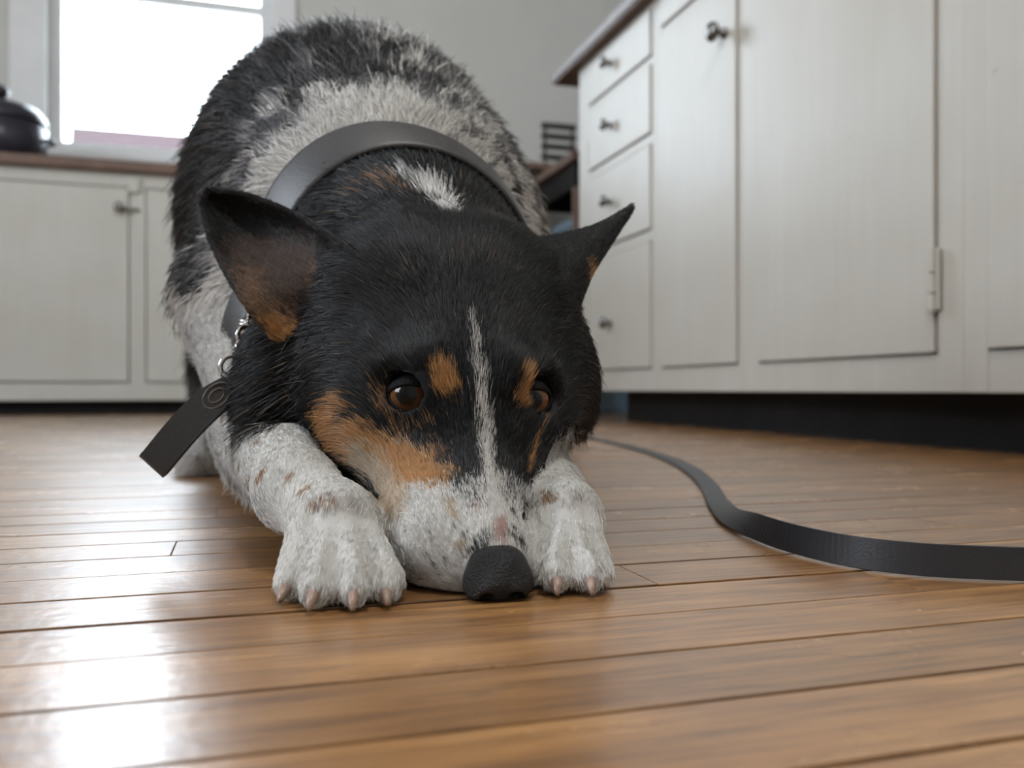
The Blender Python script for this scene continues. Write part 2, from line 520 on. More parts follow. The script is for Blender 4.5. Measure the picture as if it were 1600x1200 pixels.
# wide door
u = right_unit('wide_cupboard', 'cream painted cupboard with a wide door and exposed hinge', 1.475)
W = 1.475 - 0.935
carcass(u, 0, W, RZ0, RZ1, RDEP, pt, [(0, .056), (W - .046, W)],
        [(.056, W - .046, RZ0, .132), (.056, W - .046, .955, RZ1)], (0, W, .075))
d = front('door', .056, W - .046, .132, .955, u, pt)
for zc in (.235, .83):
    h = MB()
    for k, (za, zb) in enumerate(((-.042, -.020), (-.018, .008), (.010, .042))):
        h.lathe([(0, za), (.0058, za), (.0058, zb), (0, zb)], (W - .047, -.0085, zc), (0, 0, 1), 12)
    h.lathe([(0, -.047), (.0045, -.046), (.0045, -.0425), (0, -.0425)], (W - .047, -.0085, zc), (0, 0, 1), 12)
    h.box((W - .060, -.0065, zc - .042), (W - .036, -.004, zc + .042), .0008)
    h.build('hinge', pt, u)
# next cupboard, running out of the picture
u = right_unit('end_cupboard', 'cream painted cupboard cut off by the picture edge', 0.935)
W = 0.935 - 0.36
carcass(u, 0, W, RZ0, RZ1, RDEP, pt, [(0, .040), (W - .04, W)],
        [(.040, W - .04, RZ0, .1335), (.040, W - .04, .955, RZ1)], (0, W, .075))
front('door', .040, W - .04, .1335, .955, u, pt)
ct = empty('worktop', room(RX, Y0), YAW - math.pi / 2)
tag(ct, 'brown worktop with rounded edge over the cream drawers', 'worktop')
mb = MB(); mb.box((-.135, -.032, RZ1), (Y0 - .36, RDEP, RZ1 + .036), .004); mb.build('slab', M['counter'], ct)
mb = MB(); mb.box((-.135, -.036, RZ1 + .006), (Y0 - .36, -.032, RZ1 + .030), .0015)
mb.build('edge_strip', M['edge'], ct)

# cupboards under the window
BY, BZ0, BZ1 = 3.2, 0.047, 0.812
pb = M['paint_back']


def back_unit(name, label, xa):
    return tag(empty(name, room(xa, BY), YAW), label, 'cabinet', 'painted cupboards under the window')


for nm, label, xa, xb, kx, sl, sr in (
        ('window_cupboard', 'pale painted cupboard under the dark pot', -1.05, -0.345, .655, .05, .020),
        ('window_cupboard', 'pale painted cupboard half hidden behind the dog', -0.345, 0.35, .60, .028, .05),
        ('window_cupboard', 'pale painted cupboard hidden behind the dog and the drawers', 0.35, 0.98, .5, .05, .05)):
    u = back_unit(nm, label, xa); W = xb - xa
    carcass(u, 0, W, BZ0, BZ1, .58, pb, [(0, sl), (W - sr, W)], [(sl, W - sr, BZ0, .105), (sl, W - sr, .765, BZ1)], (0, W, .05))
    d = front('door', sl, W - sr, .105, .765, u, pb, .005)
    if xa < 0.2: knob(kx if xa < -.5 else W - .1, .69, d, 'knob', -.006, 1.1)
    if xa < -.5:
        mb = MB(); mb.box((W - .024, -.014, .745), (W + .010, .0, .795), .003); mb.build('door_catch', pb, u)
        mb = MB(); mb.box((W - .05, -.010, .684), (W + .012, -.006, .692), .001); mb.build('latch_bar', M['knob'], u)
wt = tag(empty('window_worktop', room(-1.05, BY), YAW), 'brown worktop running below the bright window', 'worktop')
mb = MB(); mb.box((0, -.03, BZ1), (2.03, .60, BZ1 + .034), .004); mb.build('slab', M['counter'], wt)
mb = MB(); mb.box((0, .58, BZ1 + .034), (2.03, .60, BZ1 + .10), .003); mb.build('upstand', M['white'], wt)

# dark pot on that worktop
pot = tag(empty('lidded_pot', room(-0.795, BY + .16, BZ1 + .034), YAW), 'dark round lidded pot on the worktop left of the window', 'pot')
mb = MB(); mb.lathe([(0, 0), (.128, 0), (.138, .01), (.148, .06), (.150, .13), (.142, .135), (.0, .135)], (0, 0, 0), (0, 0, 1), 40); mb.build('pot_body', M['darkplastic'], pot, True)
mb = MB(); mb.lathe([(0, .135), (.152, .135), (.152, .142), (.145, .165), (.125, .190), (.08, .205), (.03, .21), (0, .21)], (0, 0, 0), (0, 0, 1), 40); mb.build('lid', M['darkplastic'], pot, True)
mb = MB(); mb.lathe([(0, .208), (.016, .208), (.014, .22), (.030, .233), (.034, .252), (.022, .268), (0, .27)], (0, 0, 0), (0, 0, 1), 24); mb.build('lid_knob', M['darkplastic'], pot, True)
for s in (-1, 1):
    mb = MB(); mb.tube([(s * .14, -.03, .085), (s * .164, -.03, .09), (s * .168, 0, .092), (s * .164, .03, .09), (s * .14, .03, .085)], .007, 8); mb.build('handle', M['darkplastic'], pot, True)

# brown side table at the end of the drawers, blue bin below it, slatted rack on it
TY = 2.70
tb = tag(empty('side_table', room(1.045, TY), YAW), 'small brown table behind the end of the drawers', 'table')
mb = MB(); mb.box((-.02, -.02, .835), (.52, .46, .865), .003); mb.build('table_top', M['counter'], tb)
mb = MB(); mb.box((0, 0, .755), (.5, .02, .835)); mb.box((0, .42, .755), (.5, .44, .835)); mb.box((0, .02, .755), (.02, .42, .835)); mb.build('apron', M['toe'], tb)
for lx in (0.0, .465):
    for ly in (0.0, .405):
        mb = MB(); mb.box((lx, ly, 0), (lx + .035, ly + .035, .755), .003); mb.build('leg', M['counter'], tb)
bn = tag(empty('storage_bin', room(1.275, TY + .225), YAW), 'tall blue plastic bin under the small brown table', 'bin')
mb = MB()
q = Matrix.Rotation(math.pi / 4, 3, 'Z')
mb.box((-.17, -.14, 0), (.17, .14, .66), .012)
for v in mb.bm.verts:
    k = .86 + .14 * v.co.z / .66; v.co.x *= k; v.co.y *= k
mb.build('bin_body', M['blue'], bn)
mb = MB(); mb.box((-.18, -.15, .655), (.18, .15, .685), .006); mb.build('lid', M['blue'], bn)
rk = tag(empty('slatted_rack', room(1.245, 3.44, BZ1 + .034), YAW), 'dark slatted rack between the dog and the drawers', 'rack')
sh = tag(empty('wooden_stand', room(1.02, 3.30, .96), YAW), 'dark wooden stand holding the slatted rack', 'stand')
mb = MB(); mb.box((0, 0, .0), (.5, .36, .024), .003); mb.build('stand_top', M['counter'], sh)
for lx in (.01, .46):
    mb = MB(); mb.box((lx, .01, -.96), (lx + .03, .35, 0), .002); mb.build('side_panel', M['counter'], sh)
rk.location = room(1.255, 3.44, .984)
for k in range(5):
    mb = MB(); mb.box((-.075, -.012, .010 + k * .043), (.075, .012, .034 + k * .043), .003); mb.build('slat', M['wire'], rk)
for sx in (-1, 1):
    mb = MB(); mb.box((sx * .06 - .006, -.004, 0), (sx * .06 + .006, .004, .205), .001); mb.build('upright', M['wire'], rk)

# ----------------------------------------------------------------------------- the dog
# head frame: origin between the eyes, a = towards the nose, l = towards the dog's left, u = up off the face
E0 = np.array([-0.0200, 0.4180, 0.0820])
HA = np.array([0.154, -0.656, -0.738]); HA /= np.linalg.norm(HA)
HL_ = np.array([0.974, 0.225, 0.0]); HL_ -= HA * HL_.dot(HA); HL_ /= np.linalg.norm(HL_)
HU = np.cross(HA, HL_)
HR = np.stack([HA, HL_, HU])               # world -> head rows


def H(a, l, u):
    return E0 + HA * a + HL_ * l + HU * u


def V(px, py, d):
    return np.array(P(px, py, d))


def basis(fwd, up=(0, 0, 1)):
    f = np.array(fwd, float); f /= np.linalg.norm(f)
    s = np.cross(f, up); s /= np.linalg.norm(s)
    return np.stack([f, s, np.cross(s, f)])


class SDF:
    """smooth union of ellipsoids and tapered capsules sampled on a grid, skinned as one surface"""
    def __init__(self, lo, hi, h):
        self.lo, self.h = np.array(lo, float), h
        self.n = np.ceil((np.array(hi) - self.lo) / h).astype(int) + 1
        self.f = np.full(self.n, 0.5, np.float32)

    def region(self, lo, hi, pad):
        a = np.clip(np.floor((np.array(lo) - pad - self.lo) / self.h).astype(int), 0, self.n)
        b = np.clip(np.ceil((np.array(hi) + pad - self.lo) / self.h).astype(int) + 1, 0, self.n)
        sl = tuple(slice(i, j) for i, j in zip(a, b))
        ax = [self.lo[i] + self.h * np.arange(a[i], b[i]) for i in range(3)]
        return sl, np.stack(np.meshgrid(*ax, indexing='ij'), -1).astype(np.float32)

    def blend(self, sl, d, k, sub=False):
        f = self.f[sl]
        if sub:
            h = np.clip(0.5 - 0.5 * (f + d) / k, 0, 1)
            self.f[sl] = f * (1 - h) - d * h + k * h * (1 - h)
        else:
            h = np.clip(0.5 + 0.5 * (f - d) / k, 0, 1)
            self.f[sl] = f * (1 - h) + d * h - k * h * (1 - h)

    def ell(self, c, r, R=None, k=0.02, sub=False):
        c, r = np.array(c), np.array(r)
        m = r.max()
        sl, g = self.region(c - m, c + m, k * 1.6 + .012)
        q = g - c
        if R is not None: q = q @ np.asarray(R).T
        k0 = np.sqrt(((q / r) ** 2).sum(-1)); k1 = np.sqrt(((q / (r * r)) ** 2).sum(-1)) + 1e-9
        self.blend(sl, (k0 * (k0 - 1) / k1).astype(np.float32), k, sub)

    def cap(self, A, ra, B, rb, k=0.015, sub=False):
        A, B = np.array(A), np.array(B); m = max(ra, rb)
        sl, g = self.region(np.minimum(A, B) - m, np.maximum(A, B) + m, k * 1.6 + .012)
        ab = B - A
        t = np.clip(((g - A) @ ab) / ab.dot(ab), 0, 1)
        d = np.linalg.norm(g - (A + t[..., None] * ab), axis=-1) - (ra + (rb - ra) * t)
        self.blend(sl, d.astype(np.float32), k, sub)

    def mesh(self):
        """surface nets"""
        f = self.f
        n = f.shape
        s = f < 0
        c = np.zeros(tuple(i - 1 for i in n), np.int8)
        for dx in (0, 1):
            for dy in (0, 1):
                for dz in (0, 1):
                    c += s[dx:n[0] - 1 + dx, dy:n[1] - 1 + dy, dz:n[2] - 1 + dz]
        act = (c > 0) & (c < 8)
        idx = np.argwhere(act)
        vid = np.full(act.shape, -1, np.int64); vid[act] = np.arange(len(idx))
        acc = np.zeros((len(idx), 3)); cnt = np.zeros(len(idx))
        cor = [(0, 0, 0), (1, 0, 0), (0, 1, 0), (1, 1, 0), (0, 0, 1), (1, 0, 1), (0, 1, 1), (1, 1, 1)]
        for i, p in enumerate(cor):
            for q in cor[i + 1:]:
                if sum(abs(a - b) for a, b in zip(p, q)) != 1: continue
                f0 = f[idx[:, 0] + p[0], idx[:, 1] + p[1], idx[:, 2] + p[2]]
                f1 = f[idx[:, 0] + q[0], idx[:, 1] + q[1], idx[:, 2] + q[2]]
                m = (f0 < 0) != (f1 < 0)
                t = np.where(m, f0 / np.where(m, f0 - f1, 1), 0)[:, None]
                acc += np.where(m[:, None], np.array(p) + t * (np.array(q) - np.array(p)), 0); cnt += m
        v = self.lo + self.h * (idx + acc / cnt[:, None])
        quads = []
        for ax in range(3):
            o1, o2 = [(1, 2), (2, 0), (0, 1)][ax]
            a = np.moveaxis(s, ax, 0)
            e = np.zeros(n, bool)
            sl0 = [slice(None)] * 3; sl1 = [slice(None)] * 3
            sl0[ax] = slice(0, -1); sl1[ax] = slice(1, None)
            ch = s[tuple(sl0)] != s[tuple(sl1)]
            w = np.argwhere(ch)
            w = w[(w[:, o1] > 0) & (w[:, o2] > 0) & (w[:, o1] < n[o1] - 1) & (w[:, o2] < n[o2] - 1)]
            ins = s[w[:, 0], w[:, 1], w[:, 2]]
            def at(d1, d2):
                q = w.copy(); q[:, o1] += d1; q[:, o2] += d2
                return vid[q[:, 0], q[:, 1], q[:, 2]]
            q = np.stack([at(-1, -1), at(0, -1), at(0, 0), at(-1, 0)], 1)
            q[~ins] = q[~ins][:, ::-1]
            quads.append(q)
        q = np.concatenate(quads)
        q = q[(q >= 0).all(1)]
        return v, q


S = SDF((-0.47, 0.325, -0.01), (0.09, 1.16, 0.46), 0.0025)
# --- trunk: shoulders, ribs, loin, haunches
S.ell((-0.098, 0.690, 0.182), (0.120, 0.150, 0.132), k=.03)
S.ell((-0.138, 0.795, 0.236), (0.137, 0.170, 0.156), k=.05)
S.ell((-0.178, 0.900, 0.236), (0.112, 0.160, 0.152), k=.05)
S.ell((-0.096, 0.610, 0.085), (0.080, 0.110, 0.080), k=.04)          # brisket on the floor
# --- haunches, hind legs
for sx, cx in ((-1, -0.262), (1, -0.085)):
    S.ell((cx, 0.930, 0.120), (0.050, 0.115, 0.110), k=.04)
    S.cap((cx - .01 * sx, 0.985, 0.045), .030, (cx + .035 * sx, 0.90, 0.020), .020, k=.03)
    S.cap((cx + .035 * sx, 0.91, 0.018), .019, (cx + .045 * sx, 0.865, 0.016), .016, k=.02)
S.cap((-0.23, 1.06, 0.14), .035, (-0.30, 1.13, 0.03), .018, k=.03)   # tail base, hidden
# --- neck and head on a grid of their own, so that the face stays clear of the legs
T = S
S = SDF((-0.47, 0.325, -0.01), (0.09, 1.16, 0.46), 0.0025)
NECK = [(H(-.080, 0, -.050), .064, np.array((-0.088, 0.640, 0.195)), .090), (H(-.060, 0, -.070), .052, np.array((-0.078, 0.600, 0.120)), .080)]
for A_, ra_, B_, rb_ in NECK: S.cap(A_, ra_, B_, rb_, k=.04)
S.ell(V(508, 585, .502), (.043, .040, .046), k=.03)                   # cheek ruff
S.ell(V(842, 585, .515), (.026, .040, .044), k=.03)
# --- skull
S.ell(H(-.055, 0, -.030), (.078, .0585, .043), HR, k=.02)
S.ell(H(-.022, 0, -.032), (.045, .043, .036), HR, k=.02)
S.ell(H(-.100, -.028, -.010), (.030, .030, .022), HR, k=.03)
S.ell(H(-.100, .028, -.010), (.030, .030, .022), HR, k=.03)
S.ell(H(-.030, -.041, -.044), (.046, .024, .032), HR, k=.022)         # cheeks
S.ell(H(-.036, .039, -.044), (.043, .022, .032), HR, k=.022)
for s, aa in ((-1, -.017), (1, -.015)):
    S.ell(H(aa, s * .0195, -.0020), (.016, .0120, .0110), HR, k=.010)   # brow
S.ell(H(.014, -.030, -.036), (.036, .015, .020), HR, k=.018)          # side of the jaw
S.ell(H(.014, .024, -.036), (.036, .012, .020), HR, k=.018)
# --- muzzle; the lip on the dog's right is pressed out over the floor
S.cap(H(.000, 0, -.0200), .0195, H(.076, 0, -.0120), .0115, k=.016)
S.cap(H(.034, -.0225, -.0290), .0175, H(.070, -.0190, -.0205), .0185, k=.014)
S.cap(H(.058, -.0215, -.0260), .0190, H(.082, -.0085, -.0160), .0140, k=.012)
S.cap(H(.034, .0035, -.0280), .0150, H(.076, .0030, -.0185), .0140, k=.012)
S.ell(H(.046, -.006, -.039), (.044, .022, .013), HR, k=.010)          # lower jaw
S.cap(H(.074, -.004, -.010), .0115, H(.088, 0, -.0045), .0100, k=.008)   # nose seat
# eye hollows
EYES = [(H(-.0085, -.0262, -.0105), .0116), (H(-.0090, .0325, -.0140), .0112)]
for c_, r_ in EYES:
    S.ell(c_ + HU * .002, (r_ * 1.06,) * 3, k=.004, sub=True)
HEAD = S; S = T
# --- forelegs
ELB_A, WRI_A = np.array([-0.153, 0.560, 0.058]), np.array([-0.1030, 0.420, 0.0365])
ELB_B, WRI_B = np.array([0.004, 0.570, 0.058]), np.array([0.0205, 0.452, 0.0335])
LEGS = [(np.array((-0.184, 0.650, 0.150)), .058, ELB_A + [0, .01, .012], .038), (ELB_A, .034, WRI_A, .0180),
        (np.array((-0.030, 0.660, 0.150)), .058, ELB_B + [0, .01, .012], .036), (ELB_B, .025, WRI_B, .0132)]
S.cap(*LEGS[0], k=.03); S.cap(*LEGS[1], k=.02); S.cap(*LEGS[2], k=.03); S.cap(*LEGS[3], k=.02)
# --- paws: wrist pad, knuckles, toes (x, tip y, radius, knuckle y)
TOES_A = [(-0.0888, .345, .0072, .374), (-0.0755, .3325, .0080, .368), (-0.0608, .3330, .0078, .368), (-0.0498, .341, .0064, .373)]
TOES_B = [(0.0080, .370, .0066, .402), (0.0187, .3575, .0078, .394), (0.0318, .358, .0074, .394), (0.0382, .369, .0056, .402)]
for wr_, toes, cx in ((WRI_A, TOES_A, -0.0725), (WRI_B, TOES_B, 0.0235)):
    kn = np.array([cx - (.0045 if cx < 0 else -.001), np.mean([t[3] for t in toes]) + .004, .0235])
    sp = .0165 if cx < 0 else .0150
    S.cap(wr_, .0178 if cx < 0 else .0138, kn + [0, .012, .003], .0165 if cx < 0 else .0145, k=.012)
    S.ell(kn + [0, .012, -.004], (sp, .022, .0165), k=.018)
    LEGS.append((wr_, .022, kn, sp))
    for i, (x, yt, r, yk) in enumerate(toes):
        xk = kn[0] + (x - cx) * .68
        S.cap((xk, yk, .0215), r * 1.20, (x, yt + r + .006, r * 1.45), r * 1.02, k=.0022)
        S.cap((x, yt + r + .006, r * 1.30), r * 1.05, (x, yt + r, r * .98), r * .96, k=.0020)
        LEGS.append((np.array((xk, yk, .02)), r, np.array((x, yt + r, r)), r))
    for (x0, y0, r0, k0), (x1, y1, r1, k1) in zip(toes, toes[1:]):        # clefts between the toes
        xm, xq = (x0 + r0 + x1 - r1) / 2, kn[0] + ((x0 + r0 + x1 - r1) / 2 - cx) * .68; wide = 1.35 if (x0, cx) in ((toes[1][0], cx),) else 1.0
        S.cap((xq, max(k0, k1) - .002, .0350), .0030 * wide, (xm, max(y0, y1) + .004, .0150), .0036 * wide, k=.004, sub=True)
        S.cap((xm, max(y0, y1) + .004, .0150), .0024, (xm, max(y0, y1) - .002, .002), .0022, k=.003, sub=True)
k_ = 0.004
h_ = np.clip(.5 + .5 * (S.f - HEAD.f) / k_, 0, 1)
S.f = S.f * (1 - h_) + HEAD.f * h_ - k_ * h_ * (1 - h_)
bv, bq = S.mesh()
bv[:, 2] = np.maximum(bv[:, 2], 0.0006)
# a little relaxation
def relax(v, q, it, w=.5):
    e = np.concatenate([q[:, [0, 1]], q[:, [1, 2]], q[:, [2, 3]], q[:, [3, 0]]])
    deg = np.bincount(e.ravel(), minlength=len(v))[:, None]
    for _ in range(it):
        acc = np.zeros_like(v)
        for c_ in range(3):
            acc[:, c_] = np.bincount(e[:, 0], v[e[:, 1], c_], len(v)) + np.bincount(e[:, 1], v[e[:, 0], c_], len(v))
        v = v * (1 - w) + w * acc / np.maximum(deg, 1)
    return v
bv = relax(bv, bq, 2)


# --- ears: cupped shells between two edge lines and a back line
def ear_shell(Ledge, Redge, back, n=26, m=22, thick=.0032):
    def samp(pts, t):
        pts = np.array([V(*p) for p in pts]); s = np.linspace(0, 1, len(pts))
        # smooth interpolation (Catmull-Rom through the points)
        i = min(int(t * (len(pts) - 1)), len(pts) - 2); w = t * (len(pts) - 1) - i
        p0, p1, p2, p3 = pts[max(i - 1, 0)], pts[i], pts[i + 1], pts[min(i + 2, len(pts) - 1)]
        return .5 * ((2 * p1) + (-p0 + p2) * w + (2 * p0 - 5 * p1 + 4 * p2 - p3) * w ** 2 + (-p0 + 3 * p1 - 3 * p2 + p3) * w ** 3)
    g = np.zeros((n, m, 3))
    for i in range(n):
        t = i / (n - 1)
        a, b, c = samp(Ledge, t), samp(Redge, t), samp(back, t)
        ctrl = 2 * c - .5 * (a + b)
        for j in range(m):
            s = j / (m - 1)
            g[i, j] = (1 - s) ** 2 * a + 2 * s * (1 - s) * ctrl + s * s * b
    du = np.gradient(g, axis=0); dv = np.gradient(g, axis=1)
    nn = np.cross(du, dv); nn /= np.linalg.norm(nn, axis=-1, keepdims=True) + 1e-12
    th = thick * np.ones((n, m, 1))
    th[:, 0] *= .35; th[:, -1] *= .35; th[-1] *= .2
    inner, outer = g + nn * th / 2, g - nn * th / 2
    v = np.concatenate([inner.reshape(-1, 3), outer.reshape(-1, 3)])
    q = []
    K = n * m
    for i in range(n - 1):
        for j in range(m - 1):
            a, b, c, d = i * m + j, i * m + j + 1, (i + 1) * m + j + 1, (i + 1) * m + j
            q.append((a, d, c, b)); q.append((K + a, K + b, K + c, K + d))
    for i in range(n - 1):
        for j, fl in ((0, 0), (m - 1, 1)):
            a, d = i * m + j, (i + 1) * m + j
            q.append((a, K + a, K + d, d) if not fl else (a, d, K + d, K + a))
    for j in range(m - 1):
        a, b = (n - 1) * m + j, (n - 1) * m + j + 1
        q.append((a, K + a, K + b, b))
    return v, np.array(q)


EAR_A = ear_shell([(446, 548, .466), (392, 492, .460), (343, 412, .475), (314, 335, .490), (322, 300, .499)],
                  [(588, 480, .458), (562, 402, .455), (480, 343, .480), (395, 306, .495), (330, 297, .500)],
                  [(525, 512, .466), (486, 434, .475), (414, 366, .503), (352, 322, .507), (325, 297, .501)])
EAR_B = ear_shell([(838, 372, .535), (885, 364, .540), (935, 350, .545), (972, 331, .547), (988, 321, .548)],
                  [(896, 512, .500), (920, 440, .508), (948, 392, .525), (974, 352, .540), (989, 325, .547)],
                  [(862, 440, .478), (898, 402, .500), (932, 375, .520), (964, 348, .536), (988, 323, .547)])


def spec_mesh(name, parts):
    vs, qs, off = [], [], 0
    for v, q in parts:
        vs.append(v); qs.append(q + off); off += len(v)
    v = np.concatenate(vs); q = np.concatenate(qs)
    me = bpy.data.meshes.new(name)
    me.vertices.add(len(v)); me.vertices.foreach_set('co', v.astype(np.float32).ravel())
    me.loops.add(q.size); me.loops.foreach_set('vertex_index', q.astype(np.int32).ravel())
    me.polygons.add(len(q)); me.polygons.foreach_set('loop_start', np.arange(0, q.size, 4, dtype=np.int32))
    me.update(calc_edges=True)
    me.polygons.foreach_set('use_smooth', np.ones(len(q), bool))
    return me, v, q


dog_me, DV, DQ = spec_mesh('dog', [(bv, bq), EAR_A, EAR_B])
NB = len(bv); NE = len(EAR_A[0])

# ----------------------------------------------------------------------------- coat: where which colour grows
PAL = dict(black=(0.0052, 0.0050, 0.0056), white=(0.66, 0.645, 0.615), tan=(0.46, 0.238, 0.092), cream=(0.50, 0.40, 0.29),
           grey=(0.085, 0.083, 0.088), ash=(0.27, 0.265, 0.27), rust=(0.30, 0.16, 0.075), pink=(0.46, 0.30, 0.275),
           earbrown=(0.060, 0.034, 0.022), umber=(0.17, 0.095, 0.052), snow=(0.74, 0.73, 0.71))


def pnoise(p, f, seed=0.0):
    x, y_, z = (p * f + seed).T
    return (np.sin(x * 1.7 + 1.3 * np.sin(y_ * 1.1 + .7 * z)) + np.sin(y_ * 1.9 + 1.1 * np.sin(z * 1.3 + .6 * x)) + np.sin(z * 1.6 + 1.2 * np.sin(x * 1.2 + .8 * y_))) / 3


def capdist(p, A, ra, B, rb):
    ab = B - A; t = np.clip(((p - A) @ ab) / max(ab.dot(ab), 1e-12), 0, 1)
    return np.linalg.norm(p - (A + t[:, None] * ab), axis=1) - (ra + (rb - ra) * t)


def smooth(x, a, b):
    t = np.clip((x - a) / (b - a), 0, 1); return t * t * (3 - 2 * t)


def d_legs(p): return np.min([capdist(p, *l) for l in LEGS], axis=0)


def d_head(p):
    d = np.min([capdist(p, *n) for n in NECK], axis=0)
    for A_, ra_, B_, rb_ in ((H(-.09, 0, -.03), .05, H(0, 0, -.03), .045), (H(0, 0, -.025), .032, H(.085, 0, -.015), .02),
                             (H(-.03, -.04, -.045), .03, H(.01, -.03, -.04), .025), (V(508, 585, .502), .045, V(508, 590, .502), .045), (V(842, 585, .515), .036, V(842, 590, .515), .036)):
        d = np.minimum(d, capdist(p, A_, ra_, B_, rb_))
    return d


COL_C = V(600, 432, .572)                                  # collar centre
COL_N = np.array([0.22, -0.93, -0.20]); COL_N /= np.linalg.norm(COL_N)   # towards the head

